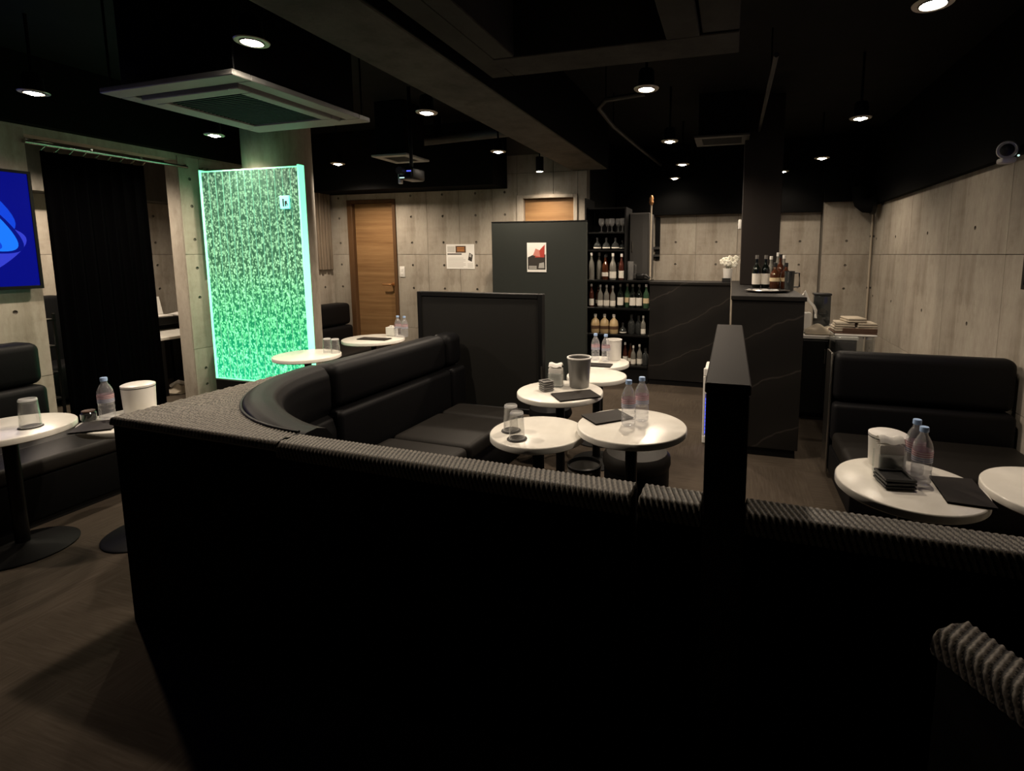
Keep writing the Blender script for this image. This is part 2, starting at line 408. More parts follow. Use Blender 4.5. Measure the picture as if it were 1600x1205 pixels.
# wall behind the bar, with a projecting pier at its right end
wk = struct('wall_bar', MB().box(-1.53, XR, YK, YK + .12, 0, 2.8).box(1.04, XR - .02, YK - .13, YK, 0, 2.8), 'concrete_dark', smooth=0)
clad(wk, (-1.5, YK - .012, 0), 0, 2.53, 0, 2.3, wd=.52, hz=[.30, .99, 1.27, 1.56])
clad(wk, (1.04, YK - .142, 0), 0, .53, 0, 2.3, wd=.53, hz=[.30, .99, 1.27, 1.56])
struct('wall_side', MB().box(-1.6, -1.53, YB + .12, YK + .1, 0, 2.8), 'black_trim', smooth=0)
struct('wall_rear', MB().box(-7.3, 2.2, -2.7, -2.6, 0, 2.8), 'concrete_dark', smooth=0)
# room beyond the opening
wx = struct('wall_beyond', MB().box(-6.72, -6.6, -.6, 6.2, 0, 2.8), 'concrete_dark', smooth=0)
clad(wx, (-6.588, 1.6, 0), PI / 2, 4.5, 0, 2.0, wd=.45)
struct('wall_north', MB().box(-6.6, -5.1, 6.1, 6.2, 0, 2.8), 'concrete', smooth=0)
struct('wall_south', MB().box(-6.6, -5.05, -.6, -.5, 0, 2.8), 'concrete', smooth=0)
struct('trim_1', MB().box(-6.6, -6.3, -.5, 6.1, 2.0, 2.8), 'beam', smooth=0)
# beams, dropped frames and black bulkheads under the slab
struct('trim_2', MB().box(-1.69, -1.30, -2.5, 5.49, 2.3, 2.8, .008, 1), 'beam', smooth=0)
struct('trim_10', MB().box(-1.298, -1.29, -2.5, 5.48, 2.302, 2.8), 'black_trim', smooth=0)  # thin black sheet added to darken the beam's right side
fr = MB(); 
fr.box(-1.24, -1.115, -2.5, 2.6, 2.32, 2.8, .004, 1); fr.box(-1.105, -1.0, -2.5, 2.33, 2.31, 2.8, .004, 1)
fr.box(-1.115, .0, 2.34, 2.46, 2.31, 2.8, .004, 1); fr.box(-1.115, .0, 2.47, 2.6, 2.32, 2.8, .004, 1)
fr.box(-.30, -.16, -2.5, 2.34, 2.31, 2.8, .004, 1); fr.box(-.15, 0, -2.5, 2.34, 2.32, 2.8, .004, 1)
struct('trim_3', fr, 'frame_grey', smooth=0)
struct('trim_4', MB().box(XL, -2.46, 5.12, YB - .014, 2.14, 2.8), 'black_trim', smooth=0)
struct('trim_5', MB().box(XL, XL + .10, -2.5, 5.1, 2.32, 2.8), 'black_trim', smooth=0)
struct('trim_6', MB().box(XR - .07, XR, -2.5, YK - .16, 1.97, 2.8), 'black_trim', smooth=0)
struct('trim_7', MB().box(-1.5, 1.02, YK - .10, YK - .014, 1.915, 2.8).box(1.03, XR - .08, YK - .20, YK - .145, 2.02, 2.8), 'black_trim', smooth=0)

# doors
def door(n, x0, x1, zt, swing_left):
    fr = MB(); fr.box(x0 - .02, x0 + .055, YB - .03, YB + .10, 0, zt + .02, .004, 1); fr.box(x1 - .025, x1 + .02, YB - .03, YB + .10, 0, zt + .02, .004, 1); fr.box(x0 + .055, x1 - .025, YB - .03, YB + .10, zt - .02, zt + .02, .004, 1)
    d = struct('door_%d' % n, fr, 'oak_dark' if n == 1 else 'concrete')
    lf = obj('door_leaf', MB().box(x0 + .058, x1 - .028, YB + .02, YB + .06, .008, zt - .023, .003, 1), 'oak', d)
    h = MB(); hx = x1 - .075
    h.cyl(.024, -.006, .006, n=16, mtx=Matrix.Translation((hx, YB + .012, 1.03)) @ Matrix.Rotation(PI / 2, 4, 'X'))
    h.tube([(hx, YB + .015, 1.03), (hx, YB - .035, 1.03), (hx - .02, YB - .045, 1.03), (hx - .115, YB - .045, 1.03)], .009)
    obj('handle', h, 'brass', lf); return d
door(1, -4.62, -3.96, 2.05, True); door(2, -2.32, -1.65, 2.04, True)

# ------------------------------------------------------------------ ceiling downlights
def make_lamp():
    t = thing('ceiling_spotlight', 'x', 'spotlight', group='ceiling spotlights')
    hb = MB().lathe([(.0, .115), (.038, .115), (.046, .10), (.050, .0), (.047, .0), (.042, .035), (0, .036)], 24)
    hs_ = obj('housing', hb, 'black_metal', t)
    obj('stem', MB().cyl(.009, .115, .45, n=10), 'black_metal', t)
    obj('reflector', MB().lathe([(.046, .001), (.030, .032), (.0, .0335)], 24), 'reflector', hs_)
    obj('lens', MB().lathe([(0, -.010), (.016, -.008), (.030, .0), (.034, .016), (.029, .028), (0, .031)], 20), 'lens', hs_)
    obj('flange', MB().lathe([(.0505, .004), (.070, .004), (.073, .009), (.0505, .014), (.0505, .004)], 28), 'reflector', hs_)
    ld = bpy.data.lights.new('lamp_light', 'SPOT'); ld.energy = LAMP_W; ld.color = LAMP_COL; ld.spot_size = math.radians(154); ld.spot_blend = .6; ld.shadow_soft_size = .03
    lo = bpy.data.objects.new('lamp_light', ld); C.objects.link(lo); lo.parent = t; lo.location = (0, 0, -.025)
    return t
# lamps that are dimmed or aimed brighter than the rest
DIM = {(-4.04, 3.3): 1.0, (-4.05, 4.68): 1.3, (-2.13, 4.56): 1.15, (.83, 5.77): .5, (.84, 4.19): .17, (.71, 2.41): .45, (-4.02, 2.16): 1.1, (-.71, 6.6): .16, (.53, 6.56): .16, (-.54, 5.75): 1.0, (-5.75, 3.1): 2.0, (-.51, 3.12): 1.05, (-2.02, 3.2): .85}
lamp = make_lamp(); lamp.location = (-4.02, 2.16, 2.35)
[setattr(ch.data, 'energy', LAMP_W) for ch in lamp.children if ch.type == 'LIGHT']
lamp['label'] = 'ceiling spotlight nearest the blue screen on the left wall'
for p, lb in [((-2.12, 1.95, 2.35), 'ceiling spotlight above the green-lit ceiling air conditioner, top left'),
              ((-4.04, 3.3, 2.35), 'ceiling spotlight just in front of the green bubble wall'),
              ((-2.02, 3.2, 2.35), 'bright ceiling spotlight beside the track, right of the air conditioner'),
              ((-2.13, 4.56, 2.35), 'ceiling spotlight left of the beam end, above the wall poster'),
              ((-.51, 3.12, 2.35), 'brightest ceiling spotlight over the middle white tables'),
              ((-.54, 4.57, 2.35), 'ceiling spotlight left of the grey ceiling vent over the bar'),
              ((-.54, 5.75, 2.35), 'small ceiling spotlight above the bar counter, farther than the vent'),
              ((.83, 5.77, 2.35), 'far right ceiling spotlight above the kitchen clutter'),
              ((.84, 4.19, 2.35), 'ceiling spotlight over the right side, second from the front'),
              ((.71, 2.41, 2.35), 'large ceiling spotlight at the upper right edge'),
              ((-4.05, 4.68, 2.35), 'faint ceiling spotlight seen edge-on behind the bubble wall'),
              ((-.71, 6.6, 2.33), 'edge-on ceiling spotlight behind the bar, left one'),
              ((.53, 6.56, 2.35), 'edge-on ceiling spotlight behind the bar, right of the black column'),
              ((-5.75, 3.1, 2.35), 'ceiling spotlight in the side room beyond the curtain')]:
    o = dup(lamp, p, lb)
    f = DIM.get((p[0], p[1]))
    if f:
        for ch in o.children:
            if ch.type == 'LIGHT': ch.data = ch.data.copy(); ch.data.energy = LAMP_W * f
# long black cylinder spot near the oak door top
cs = thing('cylinder_spotlight', 'black cylinder spotlight hanging before the far concrete wall', 'spotlight', (-1.96, 5.2, 2.26))
obj('housing', MB().lathe([(0, .15), (.04, .15), (.042, .146), (.042, 0), (.038, 0), (.036, .02), (0, .021)], 20), 'black_metal', cs)
obj('lens', MB().lathe([(0, -.006), (.02, -.002), (.034, .004), (.034, .015), (0, .018)], 20), 'lens', cs)
obj('stem', MB().cyl(.008, .15, .54, n=10), 'black_metal', cs)
ld = bpy.data.lights.new('lamp_light', 'SPOT'); ld.energy = LAMP_W * .6; ld.color = LAMP_COL; ld.spot_size = math.radians(130); ld.spot_blend = .7; ld.shadow_soft_size = .03
lo = bpy.data.objects.new('lamp_light', ld); C.objects.link(lo); lo.parent = cs; lo.location = (0, 0, -.015)

# ------------------------------------------------------------------ corner sofa (modules)
SR = math.radians(-2.2); SO = (-2.17, 1.27, 0)      # corner of the sofa, its long front runs along local x
def rib(u, vv, a=.0046, p=.0145, row=.021):
    k = math.floor(vv / row); t = vv / row - k
    return a * (.5 + .5 * math.sin(2 * PI * (u / p + .55 * t + .5 * (k % 2)))) * (.5 + .5 * math.sin(PI * t))
def weave_strip(x0, x1, y0, y1, z, drop=.028, per=.0145):
    """rounded woven top edge from y0 (outer, drops over the back) to y1"""
    b = MB(); nu = int((x1 - x0) / per * 6); nv = 26; W_ = y1 - y0; Lp = drop + W_ + .012
    def fn(i, j):
        u = x0 + (x1 - x0) * i; s = Lp * j
        h = rib(u, s) ; e = min(1, min(u - x0, x1 - u) / .006); r = .02
        e = math.sqrt(max(0, 1 - (1 - e) ** 2))
        if s < drop: y, zz = y0 - h, z - r - (drop - s) * 1.0 + 0
        else:
            q = s - drop
            if q < r * PI / 2:
                a = q / r; y, zz = y0 + r - (r + h) * math.cos(a), z - r + (r + h) * math.sin(a)
            else:
                q2 = q - r * PI / 2 + r; y = y0 + min(q2, W_); zz = z + h - max(0, q2 - W_) * 1.5
        return (u, y, z - .03 + (zz - z + .03) * (.15 + .85 * e) if e < 1 else zz)
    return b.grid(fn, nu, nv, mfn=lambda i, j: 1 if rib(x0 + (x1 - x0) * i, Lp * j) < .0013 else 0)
def straight_unit(name, label, x0, x1, cushions=True, zc=.70):
    t = thing(name, label, 'sofa', SO, SR, 'black corner sofa units')
    g = .003; a, b = x0 + g, x1 - g
    obj('shell', MB().box(a, b, 0.006, .086, .0, .80, .008, 2), 'sofa_shell', t)
    obj('plinth', MB().box(a + .02, b - .02, .087, .48, 0, .069), 'dark_edge', t)
    obj('woven_trim', weave_strip(a, b, 0.0, .086, .806), ['weave', 'weave_shade'], t, smooth=60)
    if cushions:
        obj('backrest', MB().box(a, b, .087, .19, .241, zc, .03, 4), 'leather', t)
        obj('base', MB().box(a, b, .087, .50, .07, .24, .01, 2), 'leather', t)
        obj('seat', MB().box(a, b, .191, .52, .241, .345, .03, 4), 'leather_seat', t)
    return t
straight_unit('sofa_unit', 'long black sofa unit in the foreground with woven top, left of the middle seam', .80, 1.955)
straight_unit('sofa_unit', 'short black sofa unit with woven top just left of the low black wall', 1.965, 2.1262, True)
straight_unit('sofa_unit', 'black sofa unit with woven top right of the low black wall', 2.2165, 3.62, True)
# corner unit: square shell outside, curved cushion inside
t = thing('corner_sofa_unit', 'black corner sofa unit with a woven triangular top and curved padded back', 'sofa', SO, SR, 'black corner sofa units')
KC, RA, RB = (.80, .85), .755, .60
sh = MB(); arc = [(KC[0] - RA * math.cos(a), KC[1] - RA * math.sin(a)) for a in [PI / 2 * k / 20 for k in range(21)]]
poly = [(.008, .008), (.796, .008)] + [(min(x, .796), y) for x, y in reversed(arc)] + [(.008, .846)]
sh.prism([(.008, .008), (.796, .008)] + list(reversed(arc)) + [(.008, .846)], .0, .795)
obj('shell', sh, 'sofa_shell', t)
def cw(i, j, only_h=False):
    # a ruled patch between the outer L-edge and the arc
    a = PI / 2 * i; inner = (KC[0] - RA * math.cos(a), KC[1] - RA * math.sin(a))
    k = i * 2
    outer = (.0, .85 - .85 * min(k, 1)) if k <= 1 else (.80 * (k - 1), .0)
    x = outer[0] + (inner[0] - outer[0]) * j; y = outer[1] + (inner[1] - outer[1]) * j
    e = min(1, j * math.dist(outer, inner) / .016); e = math.sqrt(max(0, 1 - (1 - e) ** 2))
    h = rib(x, y, .0048, .0165, .026)
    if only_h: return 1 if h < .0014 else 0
    return (x, y, .806 - .022 * (1 - e) + h)
obj('woven_trim', MB().grid(cw, 300, 90, mfn=lambda i, j: cw(i, j, True)), ['weave', 'weave_shade'], t, smooth=60)
sk = MB(); sk.tube([(.003, .85, .782), (.003, .003, .782), (.80, .003, .782)], .0045, 8)
obj('piping', sk, 'weave', t)
def cc(i, j):
    a = -.02 + (PI / 2 + .04) * i; prof = [(RA, .80), (RA - .006, .822), (RA - .03, .834), (RA - .075, .836), (RA - .115, .822), (RA - .142, .785), (RA - .15, .72), (RA - .145, .62), (RA - .12, .575), (RA - .15, .56), (RA - .17, .50), (RA - .17, .34), (RA - .10, .33)]
    f = j * (len(prof) - 1); k = min(int(f), len(prof) - 2); f -= k
    r = prof[k][0] * (1 - f) + prof[k + 1][0] * f; z = prof[k][1] * (1 - f) + prof[k + 1][1] * f
    q_ = max(0, (i - .6) / .4); z -= .036 * q_ * q_ * (3 - 2 * q_) * max(0, min(1, (z - .6) / .2))
    a = max(0.003, min(PI / 2 - .003, a))
    return (KC[0] - r * math.cos(a), KC[1] - r * math.sin(a), z)
bk = MB().grid(cc, 40, 48)
for e_ in (0.0, 1.0):
    bm_ = bmesh.new(); bm_.faces.new([bm_.verts.new(cc(e_, q / 48)) for q in range(49)]); bk.add(bm_)
obj('backrest', bk, 'leather', t, smooth=60)
obj('piping', MB().tube([(KC[0] - (RA + .002) * math.cos(a), KC[1] - (RA + .002) * math.sin(a), .812) for a in [PI / 2 * k / 30 for k in range(31)]], .005, 8), 'dark_edge', t)
st = MB(); arc2 = [(KC[0] - .60 * math.cos(a), KC[1] - .60 * math.sin(a)) for a in [PI / 2 * k / 16 for k in range(17)]]
st.prism([(.796, .72), (.72, .846)] + [(x, y) for x, y in arc2], .07, .345, bev=0)
obj('seat', st, 'leather_seat', t)
# side unit, along the depth
t = thing('sofa_unit', 'long black padded sofa unit running back to the framed black partition', 'sofa', SO, SR, 'black corner sofa units')
Y0, Y1 = .856, 2.10
obj('shell', MB().box(.006, .085, Y0, Y1, .07, .79, .012, 2), 'sofa_shell', t)
obj('plinth', MB().box(.03, .70, Y0 + .02, Y1 - .02, 0, .069), 'dark_edge', t)
for a, b in ((Y0, 1.905), (1.912, Y1)):
    obj('backrest_top', MB().box(.045, .205, a, b, .60, .836, .055, 5), 'leather', t)
    obj('backrest_lower', MB().box(.087, .235, a, b, .30, .597, .035, 4), 'leather', t)
obj('base', MB().box(.087, .74, Y0, Y1 - .05, .07, .24, .01, 2), 'leather', t)
for a, b in ((Y0, 1.22), (1.225, 1.72), (1.725, 1.965)):
    obj('seat', MB().box(.236, .765, a, b, .241, .345, .035, 4), 'leather_seat', t)
# framed partition at the end of the sofa
t = thing('framed_partition', 'black framed partition board at the far end of the padded sofa', 'partition', (-2.3, 3.42, 0))
obj('board', MB().box(.035, .985, .01, .05, .27, 1.085), 'dark_panel2', t)
f = MB(); f.box(0, .035, 0, .06, 0, 1.12, .004, 1); f.box(.985, 1.02, 0, .06, 0, 1.12, .004, 1); f.box(.035, .985, 0, .06, 1.085, 1.12, .004, 1); f.box(.035, .985, 0, .06, .23, .27, .004, 1)
obj('frame', f, 'dark_edge', t)
obj('metal_edge', MB().box(1.006, 1.019, -.004, -.0005, .25, .60), 'chrome', t)
# tall partition screen before the second door
t = thing('tall_partition', 'tall charcoal partition screen carrying a small red and white poster', 'partition', (-2.43, 5.0, 0))
obj('board', MB().box(0, 1.03, 0, .06, .06, 1.725, .003, 1), 'dark_panel', t)
obj('cap', MB().box(0, 1.03, -.003, .063, 1.7255, 1.74, .002, 1), 'dark_edge', t)
obj('foot', MB().box(.02, 1.01, .005, .055, 0, .059), 'dark_edge', t)
# low wall between the two booths
t = thing('low_wall', 'narrow black low wall standing between the two booths', 'low wall', (-.046, 1.185, 0))
obj('core', MB().box(0, .095, 0, 1.03, 0, 1.085, .002, 1), 'dark_edge', t)
obj('cap', MB().box(-.003, .098, -.003, 1.033, 1.086, 1.11, .003, 1), 'column_board', t)

# ------------------------------------------------------------------ left booth, back booth, right sofa
t = thing('left_booth_sofa', 'black two-cushion sofa under the blue screen at left', 'sofa', (-4.455, .43, 0))
obj('shell', MB().box(-.06, .03, 0, 1.74, .05, .80, .02, 2), 'sofa_shell', t)
obj('backrest_top', MB().box(.0, .2, .002, 1.738, .57, .84, .05, 4), 'leather', t)
obj('backrest_lower', MB().box(.032, .23, .002, 1.738, .30, .567, .04, 4), 'leather', t)
obj('base', MB().box(.032, .74, .002, 1.738, .05, .23, .01, 2), 'leather', t)
obj('seat', MB().box(.232, .76, .002, 1.738, .231, .34, .03, 4), 'leather_seat', t)
obj('plinth', MB().box(0, .7, .03, 1.7, 0, .049), 'dark_edge', t)
t = thing('ottoman', 'low black bench seat behind the left white tables', 'ottoman', (-3.688, 1.35, 0))
obj('base', MB().box(0, .30, 0, .95, .04, .26, .01, 2), 'sofa_shell', t)
obj('cushion', MB().box(-.003, .303, -.003, .953, .261, .35, .025, 3), 'leather_seat', t)
obj('foot', MB().box(.02, .28, .02, .93, 0, .039), 'dark_edge', t)
t = thing('back_booth_sofa', 'black padded sofa beside the left oak door behind the bubble wall', 'sofa', (-4.86, 3.95, 0))
obj('shell', MB().box(0, .1, 0, 1.42, .05, .76, .015, 2), 'sofa_shell', t)
obj('backrest_top', MB().box(.08, .30, .002, 1.418, .535, .80, .045, 4), 'leather', t)
obj('backrest_lower', MB().box(.102, .33, .002, 1.418, .28, .53, .04, 4), 'leather', t)
obj('base', MB().box(.102, .86, .002, 1.418, .05, .22, .01, 2), 'leather', t)
obj('seat', MB().box(.332, .88, .002, 1.418, .221, .33, .03, 4), 'leather_seat', t)
obj('plinth', MB().box(.03, .8, .03, 1.39, 0, .049), 'dark_edge', t)
t = thing('right_booth_sofa', 'black high-back sofa against the right concrete wall', 'sofa', (.62, 3.42, 0))
obj('shell', MB().box(.0, .945, .08, .16, .05, .785, .02, 3), 'sofa_shell', t)
obj('backrest_top', MB().box(.002, .943, -.03, .10, .505, .81, .05, 5), 'leather', t)
obj('backrest_lower', MB().box(.002, .943, -.06, .078, .25, .50, .03, 4), 'leather', t)
obj('base', MB().box(.002, .943, -.60, .07, .05, .22, .01, 2), 'leather', t)
obj('seat', MB().box(.002, .943, -.62, -.062, .221, .33, .03, 4), 'leather_seat', t)
obj('side_rail', MB().box(-.014, -.001, .0, .16, .04, .80, .003, 1), 'chrome', t)
obj('plinth', MB().box(.03, .9, -.56, .12, 0, .049), 'dark_edge', t)
t = thing('sofa_end_unit', 'dark woven sofa back end at the lower right corner close by', 'sofa', (.36, .975, 0), math.radians(-58.5))
obj('shell', MB().box(.0, 1.0, .01, .07, .07, .725, .012, 2), 'sofa_shell', t)
obj('woven_trim', weave_strip(0, 1.0, 0, .072, .75), ['weave', 'weave_shade'], t, smooth=60)
obj('backrest', MB().box(.16, 1.0, .073, .15, .34, .73, .03, 3), 'leather', t)
obj('seat', MB().box(.42, 1.0, .151, .5, .07, .335, .03, 3), 'leather_seat', t)
obj('plinth', MB().box(.03, .97, .02, .068, 0, .069), 'dark_edge', t)

# ------------------------------------------------------------------ round white tables
ZT = .6
def make_table(r, ZT=.6):
    t = thing('round_table', 'x', 'table', group='round white tables')
    prof = [(0, ZT - .034), (r - .02, ZT - .034), (r - .004, ZT - .03), (r, ZT - .026), (r, ZT - .005), (r - .003, ZT - .001), (r - .006, ZT), (0, ZT)]
    obj('tabletop', MB().lathe(prof, 72), 'table', t, smooth=40)
    obj('column', MB().cyl(.027, .03, ZT - .045, n=20), 'black_metal', t)
    obj('top_plate', MB().cyl(.10, ZT - .045, ZT - .0345, n=24), 'black_metal', t)
    obj('base_disc', MB().lathe([(0, 0), (r * .83, 0), (r * .84, .006), (r * .80, .012), (.05, .026), (.03, .04), (0, .04)], 40), 'base_black', t)
    return t
TABLES = [('A', -.822, 2.131, .218, 'round white table with two upside-down glasses'),
          ('B', -.407, 2.218, .245, 'round white table with two water bottles in the middle'),
          ('C', -.947, 2.822, .254, 'round white table with the grey pail and ashtray stack'),
          ('D', -.84, 3.27, .2, 'bare round white table between the grey pail table and the far bottles'),
          ('E', -.925, 3.69, .222, 'round white table with bottles and bucket before the bottle shelf'),
          ('R', .624, 1.992, .233, 'round white table on the right with a white canister'),
          ('R2', 1.105, 2.045, .233, 'bare round white table cut off by the right edge'),
          ('L1', -3.205, 1.475, .235, 'round white table at the left edge with one glass'),
          ('L2', -2.785, 1.755, .228, 'round white table behind the sofa corner with a white bucket'),
          ('lb', -3.27, 4.13, .285, 'round white table before the left oak door'),
          ('lb2', -3.25, 3.30, .25, 'round white table half hidden beside the bubble wall')]
TB = {}
for k, x, y, r, lb in TABLES:
    t = make_table(r, .64 if k == 'B' else .6); t.location = (x, y, 0); t['label'] = lb; TB[k] = t

# stool, bin
t = thing('round_stool', 'round black leather stool under the two-bottle table', 'stool', (-.45, 2.61, 0))
obj('body', MB().lathe([(0, 0), (.165, 0), (.17, .01), (.172, .29), (0, .29)], 40), 'leather', t)
obj('seat', MB().lathe([(0, .291), (.174, .291), (.18, .31), (.178, .345), (.16, .368), (.10, .378), (0, .38)], 40), 'leather_seat', t)
t = thing('waste_bin', 'grey round waste bin with a dark rim under the white tables', 'bin', (-.735, 2.60, 0))
obj('body', MB().lathe([(0, 0), (.08, 0), (.092, .25), (.086, .25), (.075, .012), (0, .012)], 32), 'steel', t)
obj('rim', MB().lathe([(.084, .251), (.094, .251), (.096, .265), (.088, .27), (.084, .262), (.084, .251)], 32), 'black_metal', t)
t = thing('round_stool', 'pale-legged round black stool under the pail table', 'stool', (-1.16, 3.245, 0))
obj('seat', MB().lathe([(0, .30), (.14, .30), (.15, .32), (.14, .36), (0, .375)], 32), 'leather', t)
for k in range(4):
    a = PI / 4 + k * PI / 2; obj('leg', MB().tube([(.09 * math.cos(a), .09 * math.sin(a), .299), (.13 * math.cos(a), .13 * math.sin(a), 0)], .013), 'pale_pole', t)

# ------------------------------------------------------------------ small things on the tables
def make_water():
    t = thing('water_bottle', 'x', 'bottle', group='small water bottles')
    p = [(0, .004), (.014, .003), (.022, 0), (.029, .004), (.0315, .012), (.0315, .024), (.0300, .028), (.0315, .032), (.0315, .044), (.0300, .048), (.0315, .052), (.0315, .066), (.0298, .070), (.0312, .075), (.0315, .128), (.030, .14), (.026, .153), (.019, .168), (.0135, .176), (.0125, .182), (.0125, .190), (0, .190)]
    obj('body', MB().lathe(p, 28), 'pet', t, smooth=50)
    obj('cap', MB().lathe([(0, .206), (.0132, .206), (.0142, .204), (.0145, .189), (.0128, .188), (.0128, .1905), (0, .1905)], 24), 'cap_blue', t)
    lb = MB(); lb.lathe([(.0318, .083), (.0321, .0832), (.0321, .103), (.0318, .1032)], 28, mi=0); lb.lathe([(.0318, .1035), (.0321, .1036), (.0321, .124), (.0318, .1242)], 28, mi=1)
    for k in range(5):
        z = .086 + k * .008
        lb.lathe([(.0323, z), (.0323, z + .0018)], 28, mi=2)
    obj('label', lb, ['lab_blue', 'lab_pink', 'label_white'], t)
    return t
wt0 = make_water(); wt0.location = (-.42, 2.21, .64); wt0['label'] = 'front water bottle of the pair on the middle table'
WB = lambda p, l, **k: dup(wt0, (p[0], p[1], ZT + .0005), l, **k)
wt0.location.z += .0005
WB((-.373, 2.285), 'rear water bottle of the pair on the middle table', rz=1).location.z = .6405
WB((-.97, 3.74), 'left water bottle on the table before the bottle shelf', rz=2)
WB((-.885, 3.72), 'right water bottle on the table before the bottle shelf', rz=.5)
WB((.662, 2.0), 'front water bottle of the pair beside the white canister', rz=1.5)
WB((.666, 2.085), 'rear water bottle of the pair beside the white canister', rz=2.5)
WB((-2.91, 1.70), 'water bottle beside the white bucket at left', rz=2.1)
WB((-3.115, 4.30), 'left water bottle before the oak door', rz=.3)
WB((-3.03, 4.285), 'right water bottle before the oak door', rz=.9)
def make_tumbler():
    t = thing('tumbler_glass', 'x', 'glass', group='upside-down tumbler glasses')
    # upside down: rim at the bottom, thick foot on top
    obj('bowl', MB().lathe([(.0335, .0), (.0345, .0005), (.0335, .03), (.0295, .112), (.027, .117), (0, .117), (0, .100), (.0265, .100), (.0315, .03), (.0325, .001), (.0335, 0)], 32), 'glass', t, smooth=50)
    obj('foot', MB().lathe([(.0268, .1185), (.0285, .116), (.0297, .111), (.0297, .1085), (.0, .1085), (0, .1105), (.027, .1105), (.0262, .1175)], 28), 'glass_glint', t)
    obj('rim', MB().lathe([(.033, .0), (.0352, .0002), (.0352, .003), (.033, .003), (.033, 0)], 28), 'glass_glint', t)
    return t
def make_coaster(p, lb):
    return tag(obj('coaster', MB().cyl(.044, 0, .004, n=32, bev=.001), 'coaster', loc=(p[0], p[1], ZT + .0005)), lb, 'coaster', 'round black coasters')
g0 = make_tumbler(); g0.location = (-.94, 2.095, ZT + .005); g0['label'] = 'rear upside-down glass on the middle left table'
dup(g0, (-.872, 2.005, ZT + .005), 'front upside-down glass on the middle left table')
dup(g0, (-3.11, 1.51, ZT + .005), 'large upside-down glass on the left edge table', scale=1.12)
dup(g0, (-3.16, 3.42, ZT + .001), 'left upside-down glass beside the bubble wall')
dup(g0, (-3.08, 3.42, ZT + .001), 'right upside-down glass beside the bubble wall')
make_coaster((-.94, 2.095), 'black coaster under the rear glass of the middle left table')
make_coaster((-.872, 2.005), 'black coaster under the front glass of the middle left table')
make_coaster((-3.11, 1.51), 'black coaster under the glass at the left edge')
def menu(pts, lb, ZT=.6):
    cx = sum(p[0] for p in pts) / 4; cy = sum(p[1] for p in pts) / 4
    t = thing('menu_folder', lb, 'menu', (cx, cy, ZT + .0006), 0, 'black menu folders')
    loc = [(p[0] - cx, p[1] - cy) for p in pts]
    def sc_(k): return [(x * k, y * k) for x, y in loc]
    obj('cover', MB().prism(loc, .0055, .0075), 'menu', t); obj('back_cover', MB().prism(loc, 0, .002), 'menu', t); obj('pages', MB().prism(sc_(.96), .0021, .0054), 'p_dark', t)
def rect(c, wd, hd, ang):
    ca, sa = math.cos(ang), math.sin(ang)
    return [(c[0] + x * ca - y * sa, c[1] + x * sa + y * ca) for x, y in ((-wd / 2, -hd / 2), (wd / 2, -hd / 2), (wd / 2, hd / 2), (-wd / 2, hd / 2))]
menu(rect((-.535, 2.285), .147, .20, math.radians(-47)), 'black menu folder left of the two bottles on the middle table', .64)
menu(rect((-.825, 2.735), .245, .165, math.radians(38)), 'black menu folder in front of the grey pail')
menu(rect((-.90, 3.56), .19, .11, math.radians(2)), 'brown-black menu folder before the far white bucket')
menu([(.845, 2.075), (.71, 2.065), (.695, 1.855), (.83, 1.845)][::-1], 'black menu folder on the right white table')
menu(rect((-2.815, 1.60), .155, .17, math.radians(40)), 'black menu folder on the left rear table')
menu(rect((-3.23, 4.09), .30, .12, math.radians(4)), 'black menu folder on the table before the oak door')

t = thing('ice_pail', 'grey tapered ice pail on the middle rear table', 'pail', (-.865, 2.945, ZT + .0005))
obj('body', MB().lathe([(0, 0), (.056, 0), (.059, .004), (.072, .176), (.068, .176), (.056, .012), (0, .012)], 40), 'steel', t)
obj('rim', MB().lathe([(.067, .176), (.0745, .176), (.076, .181), (.0745, .185), (.067, .185), (.066, .18), (.067, .176)], 40), 'white_plastic', t)
def ashtray_stack(p, n, lb, rz, mt, s=.1):
    for k in range(n):
        t = thing('ashtray', lb[k], 'ashtray', (p[0], p[1], ZT + .001 + k * .0125), rz + .05 * (k % 2), 'stacked square ashtrays')
        b = MB(); h = s / 2; o_ = h - .01
        ring = [(-h, -h), (h, -h), (h, h), (-h, h)]; inn = [(-o_, -o_), (o_, -o_), (o_, o_), (-o_, o_)]
        b.box(-h + .005, h - .005, -h + .005, h - .005, 0, .004, .001, 1)
        for q in ((-h, h, -h, -o_), (-h, h, o_, h), (-h, -o_, -o_, o_), (o_, h, -o_, o_)): b.box(*q, .004, .012, .0015, 1)
        obj('tray', b, mt, t)
ordn = ['lowest', 'second lowest', 'middle', 'second highest', 'topmost']
ashtray_stack((-1.025, 2.80), 5, ['%s ashtray of the grey stack left of the ice pail' % q for q in ordn], .85, 'steel', .068)
ashtray_stack((.572, 1.965), 3, ['%s black ashtray of the stack before the white canister' % q for q in ('lowest', 'middle', 'topmost')], .15, 'neck')
def napkins(p, rz, lb):
    t = thing('napkin_holder', lb, 'napkin holder', (p[0], p[1], ZT + .0008), rz, 'clear napkin holders')
    hb = MB(); hb.box(-.045, .045, -.03, .03, 0, .005, .001, 1); hb.box(-.045, .045, -.03, -.027, .005, .085, .001, 1); hb.box(-.045, .045, .027, .03, .005, .085, .001, 1)
    obj('holder', hb, 'acrylic', t)
    pb = MB()
    for k in range(7):
        y = -.021 + k * .007; hh = .108 + .014 * random.random()
        pb.box(-.041, .041, y - .0028, y + .0028, .0055, hh, .002, 1)
    pb.grid(lambda i, j: (-.041 + .082 * i, -.022 + .05 * j, .122 + .022 * math.sin(PI * j) + .004 * math.sin(9 * i)), 8, 6)
    obj('napkins', pb, 'paper', t)
napkins((-1.005, 2.915), .1, 'clear napkin holder with white napkins beside the grey pail')
